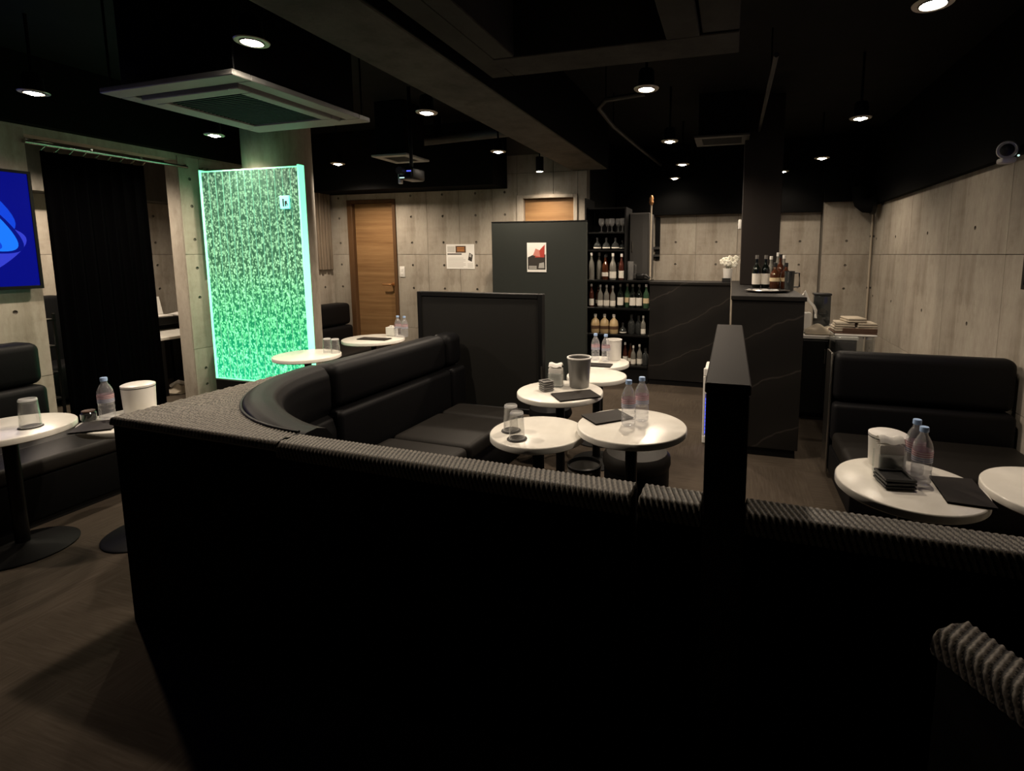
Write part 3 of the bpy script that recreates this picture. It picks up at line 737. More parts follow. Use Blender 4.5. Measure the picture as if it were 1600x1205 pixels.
napkins((.575, 2.052), .1, 'clear napkin holder before the white canister')
def canister(p, r, h, lb, lid=True, name='ice_bucket'):
    t = thing(name, lb, 'bucket', (p[0], p[1], ZT + .0006))
    obj('body', MB().lathe([(0, 0), (r * .92, 0), (r * .94, .004), (r, h), (r - .005, h), (r * .9, .01), (0, .01)], 40), 'white_plastic', t)
    if lid:
        obj('seam', MB().lathe([(r - .004, h + .0005), (r + .0005, h + .0005), (r + .0005, h + .004), (r - .004, h + .004), (r - .004, h + .0005)], 40), 'neck', t)
        obj('lid', MB().lathe([(0, h + .0045), (r + .001, h + .0045), (r + .001, h + .014), (r - .012, h + .02), (0, h + .022)], 40), 'white_plastic', t)
    else:
        obj('rim', MB().lathe([(r - .006, h + .0003), (r + .003, h + .0003), (r + .003, h + .008), (r - .006, h + .008), (r - .006, h + .0003)], 40), 'white_plastic', t)
    return t
canister((.595, 2.155), .066, .108, 'white lidded canister on the right table')
canister((-.84, 3.80), .058, .15, 'white open bucket on the table before the bottle shelf', False)
canister((-2.90, 1.84), .07, .125, 'white lidded bucket on the table behind the sofa corner')
t = thing('sugar_jar', 'small brown glass jar beside the white bucket at left', 'jar', (-2.965, 1.655, ZT + .001))
obj('body', MB().lathe([(0, 0), (.026, 0), (.03, .008), (.03, .035), (.024, .042), (0, .042)], 24), 'b_smoke', t); obj('lid', MB().cyl(.026, .0425, .05, bev=.002), 'brown', t)
t = thing('tissue_box', 'small white box left of the bottles before the oak door', 'box', (-3.21, 4.33, ZT + .001))
obj('box', MB().box(-.05, .05, -.03, .03, 0, .085, .003, 1), 'white_plastic', t); obj('tissue', MB().box(-.02, .02, -.01, .01, .0855, .10, .004, 1), 'paper', t)

# ------------------------------------------------------------------ bubble wall
t = thing('bubble_wall', 'tall green-lit acrylic bubble water wall', 'water feature', (-4.6, 3.6, 0))
BW, BH0, BH1 = 1.075, .245, 2.14
obj('plinth', MB().box(-.01, BW + .01, -.02, .20, 0, .243, .006, 1), 'dark_edge', t)
nt = 13; cw_ = BW / nt
for k in range(nt):
    x0 = k * cw_ + .0015; x1 = (k + 1) * cw_ - .0015
    def fc(i, j): return (x0 + (x1 - x0) * i, .0 - .006 * math.sin(PI * i), BH0 + .012 + (BH1 - .012 - BH0 - .012) * j)
    b = MB().grid(fc, 6, 1); b.box(x0, x1, .0005, .04, BH0 + .012, BH1 - .012)
    obj('bubble_column', b, 'bubble', t)
e = MB(); e.box(0, BW, -.004, .06, BH1 - .011, BH1); e.box(0, BW, -.004, .06, BH0, BH0 + .011)
obj('acrylic_rim', e, 'bubble_rim', t)
obj('left_edge', MB().box(-.018, -.001, -.01, .07, BH0, BH1 + .01, .002, 1), 'bubble_edge', t)
obj('right_edge', MB().box(BW + .001, BW + .021, -.01, .05, BH0, BH1 + .01, .002, 1), 'bubble_edge', t)
for k in range(1, nt): obj('tube_seam', MB().box(k * cw_ - .0014, k * cw_ + .0014, -.004, .02, BH0 + .012, BH1 - .012), 'bubble_seam', t)
obj('back_panel', MB().box(0, BW, .062, .07, BH0, BH1), 'dark_edge', t)
struct('trim_8', MB().lathe([(0, 0), (.29, 0), (.29, 2.8), (0, 2.8)], 40, (-4.13, 3.99, 0)), 'concrete')
t = thing('exit_sign_image', 'small lit cyan exit sign image at the upper right of the bubble wall', 'sign', (-3.66, 3.575, 1.84))  # glowing plate put on the panel front for the sign image seen in it
obj('case', MB().box(-.052, .052, .0, .012, -.055, .055, .003, 1), 'sign', t)
px = MB(); px.box(-.02, -.005, -.0012, -.0004, -.035, .03); px.cyl(.008, -.0012, -.0004, n=12, mtx=Matrix.Translation((.018, 0, .022)) @ Matrix.Rotation(PI / 2, 4, 'X'))
px.prism([(.006, -.035), (.014, -.035), (.02, -.01), (.03, -.03), (.036, -.026), (.024, .004), (.03, .012), (.008, .012), (.002, 0)], 0, .0008, mtx=Matrix.Translation((0, -.0004, 0)) @ Matrix.Rotation(PI / 2, 4, 'X'))
obj('pictogram', px, 'dark_panel', t)

# ------------------------------------------------------------------ slatted timber screens on the left wall behind the bubble wall
t = thing('slatted_screen', 'weathered timber slat screen on the left wall behind the bubble wall', 'slat screen', (XL + .02, 3.80, 0))
for k in range(33):
    y = .015 + k * .049
    obj('slat', MB().box(.012, .034 + .006 * (k % 3), y, y + .034, 1.21, 2.22, .003, 1), 'slat_wood', t)
fb = MB(); fb.box(0, .011, 0, 1.62, 1.22, 1.25); fb.box(0, .011, 0, 1.62, 1.7, 1.74); fb.box(0, .011, 0, 1.62, 2.17, 2.21)
obj('batten', fb, 'oak_dark', t)

# ------------------------------------------------------------------ curtain and rod
t = thing('black_curtain', 'floor-length black curtain hanging in the left opening', 'curtain', (XL + .05, 2.59, 0))
def cf(i, j):
    y = .70 * i; a = .028 * (1 - .25 * j) * math.sin(2 * PI * 8.5 * i + .7 * math.sin(5 * i)); return (a, y + .008 * math.sin(2 * PI * 8.5 * i + 1), .06 + (2.15 - .06) * j)
b = MB().grid(cf, 150, 10)
o = obj('cloth', b, 'curtain', t, smooth=70); sm = o.modifiers.new('thick', 'SOLIDIFY'); sm.thickness = .004
hk = MB()
for k in range(9): hk.tube([(.0, .01 + k * .085, 2.15), (.0, .04 + k * .085, 2.185)], .004, 6)
obj('hooks', hk, 'chrome', t)
t = thing('curtain_rod', 'grey metal curtain rail across the left opening', 'curtain rail', (XL + .05, 2.5, 2.20))
obj('rod', MB().tube([(0, .02, 0), (0, 1.17, 0)], .013, 12), 'chrome', t)
for y in (.03, .42, .78, 1.15): obj('bracket', MB().box(-.05, .0, y - .006, y + .006, -.006, .018).box(-.008, .008, y - .008, y + .008, .0, .022), 'chrome', t)

# ------------------------------------------------------------------ television on the left wall
t = thing('wall_television', 'large wall screen showing blue abstract waves at the left edge', 'television', (XL + .014, 1.78, 1.57))
obj('back', MB().box(.0, .045, -.70, .70, -.38, .38, .01, 2), 'black_metal', t)
fb = MB(); h_, w_ = .415, .735
fb.box(.046, .065, -w_, w_, h_ - .018, h_); fb.box(.046, .065, -w_, w_, -h_, -h_ + .022); fb.box(.046, .065, -w_, -w_ + .018, -h_ + .022, h_ - .018); fb.box(.046, .065, w_ - .018, w_, -h_ + .022, h_ - .018)
obj('bezel', fb, 'black_metal', t)
sb = MB(); sb.box(.046, .058, -w_ + .019, w_ - .019, -h_ + .023, h_ - .019, mi=0)
def blob(c, ry, rz_, ang, mi, x, cut=None):
    # a soft petal: an ellipse, optionally hollowed on one side
    ca, sa = math.cos(ang), math.sin(ang); pts = []
    for k in range(40):
        a = 2 * PI * k / 40; p, q = ry * math.cos(a), rz_ * math.sin(a) * (1 - .35 * math.cos(a))
        pts.append((c[0] + p * ca - q * sa, c[1] + p * sa + q * ca))
    bm = bmesh.new(); bm.faces.new([bm.verts.new((x, a, b)) for a, b in pts]); sb.add(bm, mi)
for k, q in enumerate([((-.1, .05), .52, .30, .5, 1), ((-.3, -.1), .3, .22, -.4, 3), ((.28, .14), .36, .26, -.35, 1), ((.36, -.13), .32, .20, .25, 3), ((.40, .02), .29, .17, -.55, 4),
                       ((.39, .03), .275, .155, -.6, 2), ((.33, .0), .24, .10, -.55, 1), ((.30, .005), .24, .055, .05, 4), ((.36, -.11), .22, .12, .55, 2), ((.31, -.09), .19, .075, .5, 1), ((.1, .0), .2, .12, 1.2, 2), ((-.05, .05), .22, .13, 2.0, 1)]):
    blob(*q[:4], q[4], .0585 + k * .0002)
obj('screen', sb, ['tv_bg', 'tv_mid', 'tv_light', 'tv_violet', 'tv_dark'], t, smooth=0)
t = thing('wall_television', 'black screen edge on the right wall at the frame edge', 'television', (XR - .013, 2.76, 1.57))
obj('back', MB().box(-.04, 0, -.55, .55, -.3, .3, .01, 2), 'black_metal', t)
fb = MB(); fb.box(-.06, -.041, -.64, .64, .33, .35); fb.box(-.06, -.041, -.64, .64, -.36, -.335); fb.box(-.06, -.041, -.64, -.615, -.335, .33); fb.box(-.06, -.041, .615, .64, -.335, .33)
obj('bezel', fb, 'black_metal', t); obj('screen', MB().box(-.054, -.042, -.614, .614, -.334, .329), 'tv_bg', t)

# ------------------------------------------------------------------ ceiling services
t = thing('ceiling_air_conditioner', 'large square cassette air conditioner lit green on the left ceiling', 'air conditioner', (-2.77, 2.49, 2.24), math.radians(-1.5))
obj('body', MB().box(-.41, .41, -.41, .41, .0505, .56, .01, 2), 'black_trim', t)
def ring(b, ho, hi_, z0, z1, bev=.004):
    b.box(-ho, ho, -ho, -hi_, z0, z1, bev, 1); b.box(-ho, ho, hi_, ho, z0, z1, bev, 1); b.box(-ho, -hi_, -hi_, hi_, z0, z1, bev, 1); b.box(hi_, ho, -hi_, hi_, z0, z1, bev, 1); return b
obj('outer_frame', ring(MB(), .475, .375, .012, .04), 'grey_plastic', t)
obj('slot', ring(MB(), .374, .352, .022, .05, 0), 'dark_edge', t)
obj('inner_frame', ring(MB(), .351, .275, -.004, .05), 'grey_plastic', t)
gb = MB(); gb.box(-.274, .274, -.274, .274, .022, .05)
for k in range(22): gb.box(-.272, .272, -.262 + k * .025 - .004, -.262 + k * .025 + .004, .004, .021)
obj('intake_grille', gb, 'grille', t)
for sx, sy in ((1, 1), (-1, 1), (1, -1), (-1, -1)): obj('hanger_rod', MB().cyl(.006, .05, .56, (sx * .44, sy * .44), n=8), 'black_metal', t)
t = thing('ceiling_vent', 'small pale square ceiling vent beyond the air conditioner', 'vent', (-3.06, 4.38, 2.30))
obj('frame', ring(MB(), .19, .12, 0, .02), 'grey_plastic', t)
gb = MB(); gb.box(-.119, .119, -.119, .119, .012, .02)
for k in range(9): gb.box(-.118, .118, -.108 + k * .027 - .005, -.108 + k * .027 + .005, .003, .0115)
obj('grille', gb, 'grille', t); obj('duct', MB().box(-.16, .16, -.16, .16, .0205, .5, .008, 1), 'black_trim', t)
t = thing('ceiling_vent', 'oblong grey ceiling vent over the bar', 'vent', (-.12, 5.0, 2.42))
vb = MB(); vb.box(-.235, .235, -.2, -.13, 0, .02, .003, 1); vb.box(-.235, .235, .13, .2, 0, .02, .003, 1); vb.box(-.235, -.17, -.13, .13, 0, .02, .003, 1); vb.box(.17, .235, -.13, .13, 0, .02, .003, 1)
obj('frame', vb, 'galv', t); gb = MB().box(-.169, .169, -.129, .129, .012, .02)
for k in range(10): gb.box(-.168, .168, -.115 + k * .025 - .004, -.115 + k * .025 + .004, .003, .0115)
obj('grille', gb, 'grille', t); obj('duct', MB().box(-.2, .2, -.17, .17, .0205, .38), 'black_trim', t)
t = thing('projector', 'small black projector with a blue light hanging below the vent', 'projector', (-2.66, 3.95, 2.05))
obj('body', MB().box(-.07, .07, -.10, .10, -.02, .085, .02, 3), 'black_metal', t)
obj('lens_barrel', MB().cyl(.032, .0, .05, n=20, mtx=Matrix.Translation((-.02, -.10, .045)) @ Matrix.Rotation(PI / 2, 4, 'X')), 'galv', t)
obj('pole', MB().cyl(.015, .085, .75, n=12), 'black_metal', t)
obj('side_arm', MB().box(-.105, -.071, -.05, -.02, -.05, .09, .008, 2), 'white_plastic', t)
obj('indicator', MB().box(.02, .062, -.1035, -.1005, .04, .05), 'led_blue', t)
obj('light_bar', MB().box(-.05, -.005, -.104, -.1005, -.012, -.004), M['sign_white'], t)
t = thing('lighting_track', 'black lighting track along the left edge of the beam', 'lighting track', (-1.75, 1.9, 2.36))
obj('rail', MB().box(-.018, .018, 0, 1.85, 0, .03, .003, 1), 'black_metal', t)
for y in (.25, .95, 1.6): obj('hanger', MB().cyl(.006, .03, .44, (0, y), n=8), 'black_metal', t)
t = thing('ceiling_duct', 'dull round duct crossing the left ceiling before the far wall', 'duct', (0, 0, 0))
obj('duct', MB().tube([(-3.2, 4.82, 2.56), (-1.7, 4.62, 2.56)], .05, 16), 'galv', t)
for x in (-2.9, -2.0): obj('strap', MB().box(x - .01, x + .01, 4.62 + (-(x + 1.7)) * .133 - .055, 4.62 + (-(x + 1.7)) * .133 + .055, 2.56, 2.8), 'black_metal', t)
t = thing('ceiling_pipe', 'thin dull pipe running back along the right ceiling', 'pipe')
obj('pipe', MB().tube([(.20, 3.2, 2.5), (.19, 6.85, 2.5)], .014, 10), 'galv', t)
for y in (3.6, 5.0, 6.4): obj('hanger', MB().cyl(.005, 2.51, 2.8, (.197, y), n=8), 'black_metal', t)
t = thing('ceiling_pipe', 'curved dull pipe on the ceiling above the bottle shelf', 'pipe')
obj('pipe', MB().tube([(-.62, 3.75, 2.52), (-.92, 3.82, 2.52), (-1.02, 4.0, 2.52), (-1.04, 4.6, 2.52), (-.98, 5.6, 2.52), (-.9, 6.7, 2.52)], .018, 10), 'galv', t)
for x, y in ((-.92, 3.82), (-1.04, 4.6), (-.9, 6.6)): obj('hanger', MB().cyl(.005, 2.53, 2.8, (x, y), n=8), 'black_metal', t)
t = thing('ventilation_elbow', 'black duct elbow in the corner at the right wall', 'duct')
arc = [(1.52 - .0, 6.62, 2.05)]
obj('elbow', MB().tube([(1.38, 6.68, 2.8), (1.38, 6.68, 2.16), (1.385, 6.675, 2.06), (1.40, 6.66, 1.99), (1.43, 6.63, 1.955), (1.52, 6.58, 1.94)], .085, 16), 'black_trim', t)
obj('collar', MB().cyl(.10, -.02, .02, n=20, mtx=Matrix.Translation((1.50, 6.59, 1.945)) @ Matrix.Rotation(PI / 2, 4, 'Y')), 'black_metal', t)
t = thing('wall_conduit', 'pale vertical conduit in the corner of the right wall', 'conduit', (1.555, 6.80, 0))
obj('pipe', MB().cyl(.012, .0, 1.9, n=10), 'pale_pole', t)
for z in (.4, 1.0, 1.6): obj('clip', MB().box(-.018, .03, -.006, .006, z, z + .02), 'galv', t)
t = thing('security_camera', 'white round security camera high on the right wall', 'camera', (1.47, 3.56, 1.985))
t.scale = (.78,) * 3
RC = Matrix.Rotation(math.radians(-23), 4, 'Z') @ Matrix.Rotation(math.radians(97), 4, 'X')
obj('dome', MB().lathe([(0, -.05), (.045, -.045), (.062, -.01), (.064, .02), (.058, .036), (.05, .03), (0, .028)], 28, mtx=RC), 'white_plastic', t)
obj('lens', MB().lathe([(0, .0285), (.043, .031), (.04, .045), (.025, .056), (0, .06)], 24, mtx=RC), 'neck', t)
obj('mount', MB().box(-.045, .05, -.04, .05, -.095, -.055, .015, 3), 'white_plastic', t)
obj('status_light', MB().cyl(.007, 0, .006, n=10, mtx=Matrix.Translation((.062, -.02, -.045)) @ Matrix.Rotation(PI / 2, 4, 'X')), M['sign_white'], t)

# ------------------------------------------------------------------ wall posters, switch
def flat(b, x0, x1, z0, z1, y, mi): b.quad([(x0, y, z0), (x1, y, z0), (x1, y, z1), (x0, y, z1)], mi)
t = thing('wall_notice', 'white landscape notice with a dark heading on the far concrete wall', 'poster', (-3.075, YB - .014, 1.375))
obj('sheet', MB().box(-.185, .185, -.003, 0, -.145, .145), 'paper', t, smooth=0)
b = MB(); y = -.0034
flat(b, -.06, .075, .045, .125, y, 0); flat(b, -.17, -.07, .05, .12, y, 3)
for k in range(3): flat(b, -.04, .055, .062 + k * .018, .072 + k * .018, y - .0003, 1)
flat(b, -.17, .02, .022, .036, y, 2)
for k in range(7): flat(b, -.165, .07 if k % 3 else .04, -.02 - k * .017, -.013 - k * .017, y, 4)
b.quad([(.10, y, -.04), (.15, y, -.06), (.165, y, .02), (.12, y, .045)], 2); b.quad([(.115, y - .0003, .0), (.145, y - .0003, -.01), (.15, y - .0003, .025), (.125, y - .0003, .03)], 5)
for k in range(3): flat(b, .095, .165, -.125 + k * .018, -.116 + k * .018, y, 4)
obj('print', b, ['p_brown', 'p_orange', 'p_dark', 'p_line', 'p_line', 'p_grey'], t, smooth=0)
t = thing('small_poster', 'small poster with a red diagonal shape on the charcoal screen', 'poster', (-1.925, 4.998, 1.37))
obj('sheet', MB().box(-.105, .105, -.003, 0, -.15, .15), 'paper', t, smooth=0)
b = MB(); y = -.0034
flat(b, -.097, .097, -.125, .0, y, 0)
b.quad([(-.097, y - .0003, -.0), (.097, y - .0003, .0), (.097, y - .0003, .03), (-.03, y - .0003, .03)], 0)
b.quad([(-.02, y - .0006, .0), (.085, y - .0006, .0), (.09, y - .0006, .13), (.02, y - .0006, .06)], 2)
b.quad([(-.04, y - .0008, .02), (.04, y - .0008, .005), (.03, y - .0008, .075), (-.01, y - .0008, .09)], 3)
b.quad([(-.085, y - .0005, -.10), (-.02, y - .0005, -.10), (-.03, y - .0005, -.03), (-.07, y - .0005, -.04)], 0)
b.quad([(.02, y - .0005, -.11), (.085, y - .0005, -.11), (.08, y - .0005, -.05), (.03, y - .0005, -.06)], 1)
for k in range(3): flat(b, -.085, -.0, -.118 + k * .012, -.112 + k * .012, y - .0007, 4)
obj('print', b, ['p_dark', 'p_grey', 'p_red', 'p_pink', 'p_line'], t, smooth=0)
t = thing('light_switch', 'white light switch plate beside the left oak door', 'switch', (-3.875, YB - .013, 1.19))
pl_ = obj('plate', MB().box(-.036, .036, -.008, 0, -.065, .065, .003, 2), 'white_plastic', t)
for z in (-.022, .022): obj('rocker', MB().box(-.016, .016, -.012, -.0085, z - .018, z + .018, .002, 1), 'white_plastic', pl_)

# ------------------------------------------------------------------ bar
t = thing('bar_counter', 'black slate bar counter with a long end block', 'bar counter', (0, 0, 0))
obj('front_panel', MB().box(-.825, .0, 5.46, 5.52, .06, 1.085, .002, 1), 'slate', t)
obj('front_top', MB().box(-.83, -.002, 5.445, 5.80, 1.0855, 1.115, .003, 1), 'slate', t)
obj('end_block', MB().box(.012, .475, 3.68, 5.80, .06, 1.09, .003, 1), 'slate', t)
obj('end_top', MB().box(.004, .485, 3.67, 5.80, 1.0905, 1.12, .003, 1), 'slate', t)
obj('kick_plate', MB().box(-.82, -.02, 5.48, 5.52, 0, .059).box(.03, .46, 3.70, 5.78, 0, .059), 'dark_edge', t)
obj('trim_strip', MB().box(.0045, .0115, 3.69, 5.44, .87, 1.085), 'pale_pole', t)
struct('trim_9', MB().box(.08, .41, 5.02, 5.32, 1.121, 2.8, .004, 1), 'column_board')
# shelf of bottles
t = thing('bottle_shelf', 'black open bottle shelf beside the bar', 'shelf', (0, 0, 0))
SX0, SX1, SY0, SY1 = -1.52, -.835, 5.44, 5.80
obj('back_panel', MB().box(SX0, SX1, SY1 + .001, SY1 + .02, 0, 1.12).box(SX0, -1.089, SY1 + .001, SY1 + .02, 1.12, 1.9), 'dark_edge', t)
obj('side_panel', MB().box(SX0 - .018, SX0 - .001, SY0, SY1, 0, 2.0), 'dark_edge', t)
for z in (.195, .535, .825, 1.125): obj('shelf_board', MB().box(SX0, SX1, SY0, SY1, z - .022, z, .002, 1), 'black_metal', t)
for z in (1.45, 1.64, 1.9): obj('shelf_board', MB().box(SX0, -1.105, SY0 + .03, SY1, z - .018, z, .002, 1), 'black_metal', t)
obj('divider', MB().box(-1.104, -1.088, SY0 + .03, SY1, 1.126, 1.9), 'dark_edge', t)
obj('base_box', MB().box(SX0, SX1, SY0 + .03, SY1, 0, .172), 'dark_edge', t)
t = thing('grey_cabinet', 'dull grey metal cabinet right of the upper bottle shelves', 'cabinet', (-1.08, 5.62, 1.126))
obj('body', MB().box(0, .215, 0, .34, 0, .72, .004, 1), 'galv', t); d_ = obj('door', MB().box(.008, .207, -.014, -.001, .01, .71, .003, 1), 'galv', t); obj('handle', MB().box(.03, .04, -.03, -.0145, .3, .42, .003, 1), 'chrome', d_)
def make_bottle(kind, prof, body, label, cap, lz, lmat, lr):
    t = thing('liquor_bottle', 'x', 'bottle', group=kind)
    obj('body', MB().lathe(prof, 16), body, t, smooth=50)
    h = prof[-1][1]; r = prof[-2][0]
    obj('cap', MB().cyl(r + .002, h - .012, h + .022, n=12, bev=.002), cap, t)
    if lmat: obj('label', MB().lathe([(lr, lz[0]), (lr + .0008, lz[0]), (lr + .0008, lz[1]), (lr, lz[1])], 16), lmat, t)
    return t
tall = [(0, 0), (.033, 0), (.036, .006), (.036, .155), (.030, .18), (.016, .205), (.0125, .225), (.0125, .265), (0, .265)]
slim = [(0, 0), (.028, 0), (.03, .005), (.03, .15), (.022, .19), (.0125, .21), (.011, .235), (.011, .26), (0, .26)]
jug = [(0, 0), (.045, 0), (.05, .008), (.051, .10), (.042, .14), (.022, .16), (.015, .17), (.015, .19), (0, .19)]
rnd = [(0, 0), (.03, 0), (.045, .012), (.05, .04), (.042, .07), (.02, .09), (.012, .105), (.012, .13), (0, .13)]
squat = [(0, 0), (.036, 0), (.04, .006), (.04, .11), (.03, .14), (.015, .155), (.0135, .19), (0, .19)]
PB = {
 'dark': make_bottle('dark bottles with white labels', tall, 'b_dark', 1, 'cap_grey', (.03, .125), 'label_white', .0365),
 'clear': make_bottle('clear spirit bottles', tall, 'b_clear', 1, 'cap_white', (.02, .09), 'label_white', .0365),
 'pale': make_bottle('pale plain spirit bottles', slim, 'b_clear', 0, 'cap_white', None, None, 0),
 'amber': make_bottle('amber bottles', tall, 'b_amber', 1, 'neck', (.04, .085), 'label_white', .0365),
 'red': make_bottle('red bottles with white labels', slim, 'b_red', 1, 'cap_white', (.02, .10), 'label_white', .0305),
 'green': make_bottle('green bottles', tall, 'b_green', 1, 'cap_white', (.06, .12), 'label_cream', .0365),
 'jug': make_bottle('tan stoneware jugs', jug, 'b_tan', 1, 'cap_white', (.05, .085), 'p_brown', .0516),
 'round': make_bottle('round decanter bottles', rnd, 'b_smoke', 1, 'neck', (.018, .032), 'label_white', .0482),
 'squat': make_bottle('squat smoky bottles', squat, 'b_smoke', 0, 'neck', None, None, 0),
 'decant': make_bottle('squat amber decanters', squat, 'b_amber', 1, 'neck', (.06, .09), 'label_cream', .0406),
}
used = set()
def put(kind, x, y, z, label, s=1.0):
    p = PB[kind]
    if kind in used: p = copy_tree(p)
    used.add(kind); p.location = (x, y, z + .0008); p.scale = (s,) * 3; p['label'] = label
    p.rotation_euler = (0, 0, random.uniform(0, 6))
YF = 5.50
rowname = {1.125: 'shelf level with bar top', .825: 'second shelf row', .535: 'third shelf row', .195: 'lowest shelf row', 1.45: 'upper shelf above bar'}
ORD = ['first', 'second', 'third', 'fourth', 'fifth', 'sixth', 'seventh', 'eighth', 'ninth', 'tenth', 'eleventh']
KN = {'dark': 'dark bottle with white label', 'clear': 'clear bottle with white label', 'pale': 'pale plain slim bottle', 'amber': 'amber bottle', 'red': 'red bottle with white label', 'green': 'green bottle', 'jug': 'tan rounded jug', 'round': 'round decanter', 'squat': 'squat smoky bottle', 'decant': 'squat amber decanter'}
def row(z, items, s=1.0):
    for k, it in enumerate(items):
        kind, x = it[0], it[1]; dy = it[2] if len(it) > 2 else 0; ss = it[3] if len(it) > 3 else s
        put(kind, x, YF + dy, z, '%s, %s from left, %s' % (KN[kind], ORD[k], rowname[z]), ss)
row(1.125, [('pale', -1.475, 0, 1.05), ('pale', -1.41, .08, 1.05), ('red', -1.335, .11), ('amber', -1.325, .02, .95), ('clear', -1.235, 0, 1.0), ('squat', -1.185, .08, .9), ('red', -1.14, 0, 1.0)])
row(.825, [('red', -1.475), ('amber', -1.415, .07, .85), ('clear', -1.375, .0, .85), ('clear', -1.305, .0, .85), ('amber', -1.275, .09, .8), ('clear', -1.235, .0, .82), ('dark', -1.15), ('green', -1.085, .06), ('dark', -1.015), ('dark', -.945), ('green', -.868)], .9)
row(.535, [('jug', -1.43), ('jug', -1.325), ('jug', -1.22), ('round', -1.118, 0, .8), ('squat', -1.03, .03, 1.0), ('squat', -.955, .05, .95), ('clear', -.895, 0, .72)])
row(.195, [('squat', -1.45), ('red', -1.10, .05, .85), ('amber', -1.04, .05, .8), ('clear', -1.0, 0, .75), ('clear', -.935, .02, .8), ('squat', -.87, .02, .9)])
row(1.45, [('round', -1.41), ('round', -1.31), ('round', -1.21), ('round', -1.148, .07, .7)], .85)
def make_wine():
    t = thing('wine_glass', 'x', 'glass', group='wine glasses on the top shelf')
    obj('bowl', MB().lathe([(0, .0), (.028, 0), (.028, .003), (.005, .008), (.004, .055), (.02, .07), (.032, .095), (.032, .12), (.028, .145), (.026, .145), (.03, .12), (.029, .096), (.018, .074), (0, .068)], 20), 'glass', t); return t
wg = make_wine()
for k in range(5):
    o = wg if k == 0 else copy_tree(wg); o.location = (-1.37 + k * .058, 5.52 + .05 * (k % 2), 1.6405); o['label'] = 'stemmed glass, %s from the left on the topmost shelf' % ORD[k]
# objects on the bar top
t = thing('glass_pitcher', 'tall clear pitcher standing left of the bar top', 'pitcher', (-1.045, 5.52, 1.1262))
obj('body', MB().lathe([(0, 0), (.03, 0), (.034, .2), (.032, .2), (.028, .008), (0, .008)], 20), 'glass', t); obj('handle', MB().tube([(.034, 0, .17), (.06, 0, .16), (.06, 0, .07), (.033, 0, .06)], .005, 8), 'glass', t)
t = thing('cork_remover', 'dark hand tool lying on the bar top before the grey cabinet', 'tool', (-.925, 5.53, 1.1262))
obj('body', MB().box(-.06, .03, -.03, .03, 0, .07, .02, 3), 'black_metal', t); obj('lever', MB().tube([(.0, 0, .06), (.05, 0, .05), (.09, 0, .02)], .012, 8), 'black_metal', t)
t = thing('upright_pole', 'thin pale pole with a copper finial at the left end of the bar', 'pole', (-.846, 5.62, 1.126))
obj('pole', MB().cyl(.009, 0, .80, n=10), 'pale_pole', t); obj('finial', MB().lathe([(0, .80), (.014, .80), (.026, .83), (.02, .85), (.024, .87), (.012, .90), (0, .905)], 16), 'brass', t)
t = thing('wall_bracket', 'dark metal bracket plate right of the copper-tipped pole', 'bracket', (-.955, YK - .014, 1.33))
obj('plate', MB().box(-.03, .03, -.03, 0, .0, .56, .006, 1), 'black_metal', t); obj('rung', MB().box(-.06, .03, -.06, -.031, .04, .07).box(-.06, .03, -.06, -.031, .14, .17), 'galv', t)
t = thing('flower_vase', 'white vase of white flowers on the bar top', 'vase', (-.035, 5.62, 1.1157))
obj('vase', MB().lathe([(0, 0), (.036, 0), (.04, .01), (.046, .10), (.05, .14), (.044, .14), (.036, .012), (0, .012)], 24), 'white_plastic', t)
for k in range(9):
    a = k * 2.4; r = .02 + .05 * ((k * .37) % 1); cx, cy, cz = r * math.cos(a) * 1.2, r * math.sin(a) * .8, .18 + .07 * ((k * .61) % 1)
    b = MB()
    for q in range(5):
        th = 2 * PI * q / 5 + k
        b.lathe([(0, -.004), (.012, -.003), (.018, .003), (.012, .008), (0, .009)], 8, mtx=Matrix.Translation((cx + .018 * math.cos(th), cy - .006, cz + .018 * math.sin(th))) @ Matrix.Rotation(PI / 2 + .3 * math.cos(th), 4, 'X'))
    obj('flower', b, 'petal', t)
    obj('stem', MB().tube([(0, 0, .10), (cx * .5, cy * .5, .16), (cx, cy, cz)], .002, 6), 'leaf', t)
t = thing('black_box', 'small black box in front of the flower vase', 'box', (-.06, 5.53, 1.1157)); obj('body', MB().box(-.03, .055, -.02, .02, 0, .035, .003, 1), 'neck', t); obj('lid', MB().box(-.032, .057, -.022, .022, .0352, .042, .002, 1), 'dark_panel', t)
t = thing('wall_sensor', 'small white sensor on the left side of the black column', 'sensor', (.078, 5.15, 1.68)); obj('case', MB().box(-.03, 0, -.03, .03, -.045, .045, .008, 2), 'white_plastic', t); obj('button', MB().box(-.035, -.0305, -.01, .01, -.01, .01, .002, 1), 'grey_plastic', t)
# tray and bottles on the end block
t = thing('serving_tray', 'silver serving tray with glass pieces at the bar end', 'tray', (.26, 4.08, 1.121))
obj('tray', MB().lathe([(0, .0), (.13, 0), (.155, .012), (.16, .014), (.157, .018), (.13, .006), (0, .006)], 40, sy=.7), 'chrome', t)
for k in range(7):
    a = k * .9; tag(o := obj('ashtray_glass', MB().lathe([(0, 0), (.022, 0), (.028, .012), (.024, .012), (.018, .004), (0, .004)], 12), 'glass_glint', None, loc=(.26 + .085 * math.cos(a) * (1 if k else 0), 4.08 + .05 * math.sin(a) * (1 if k else 0), 1.1282)), ['centre', 'front right', 'front', 'front left', 'rear left', 'rear', 'rear right'][k] + ' tiny glass dish on the silver tray at the bar end', 'dish', 'tiny glass dishes on the silver tray')
BZ = 1.1205
put('dark', .205, 4.62, BZ, 'left dark bottle with white label standing before the black column', .95)
put('dark', .278, 4.64, BZ, 'right dark bottle with white label standing before the black column', .95)
put('decant', .345, 4.52, BZ, 'left squat amber decanter on the bar end', 1.0)
put('decant', .43, 4.54, BZ, 'right squat amber decanter on the bar end', 1.0)
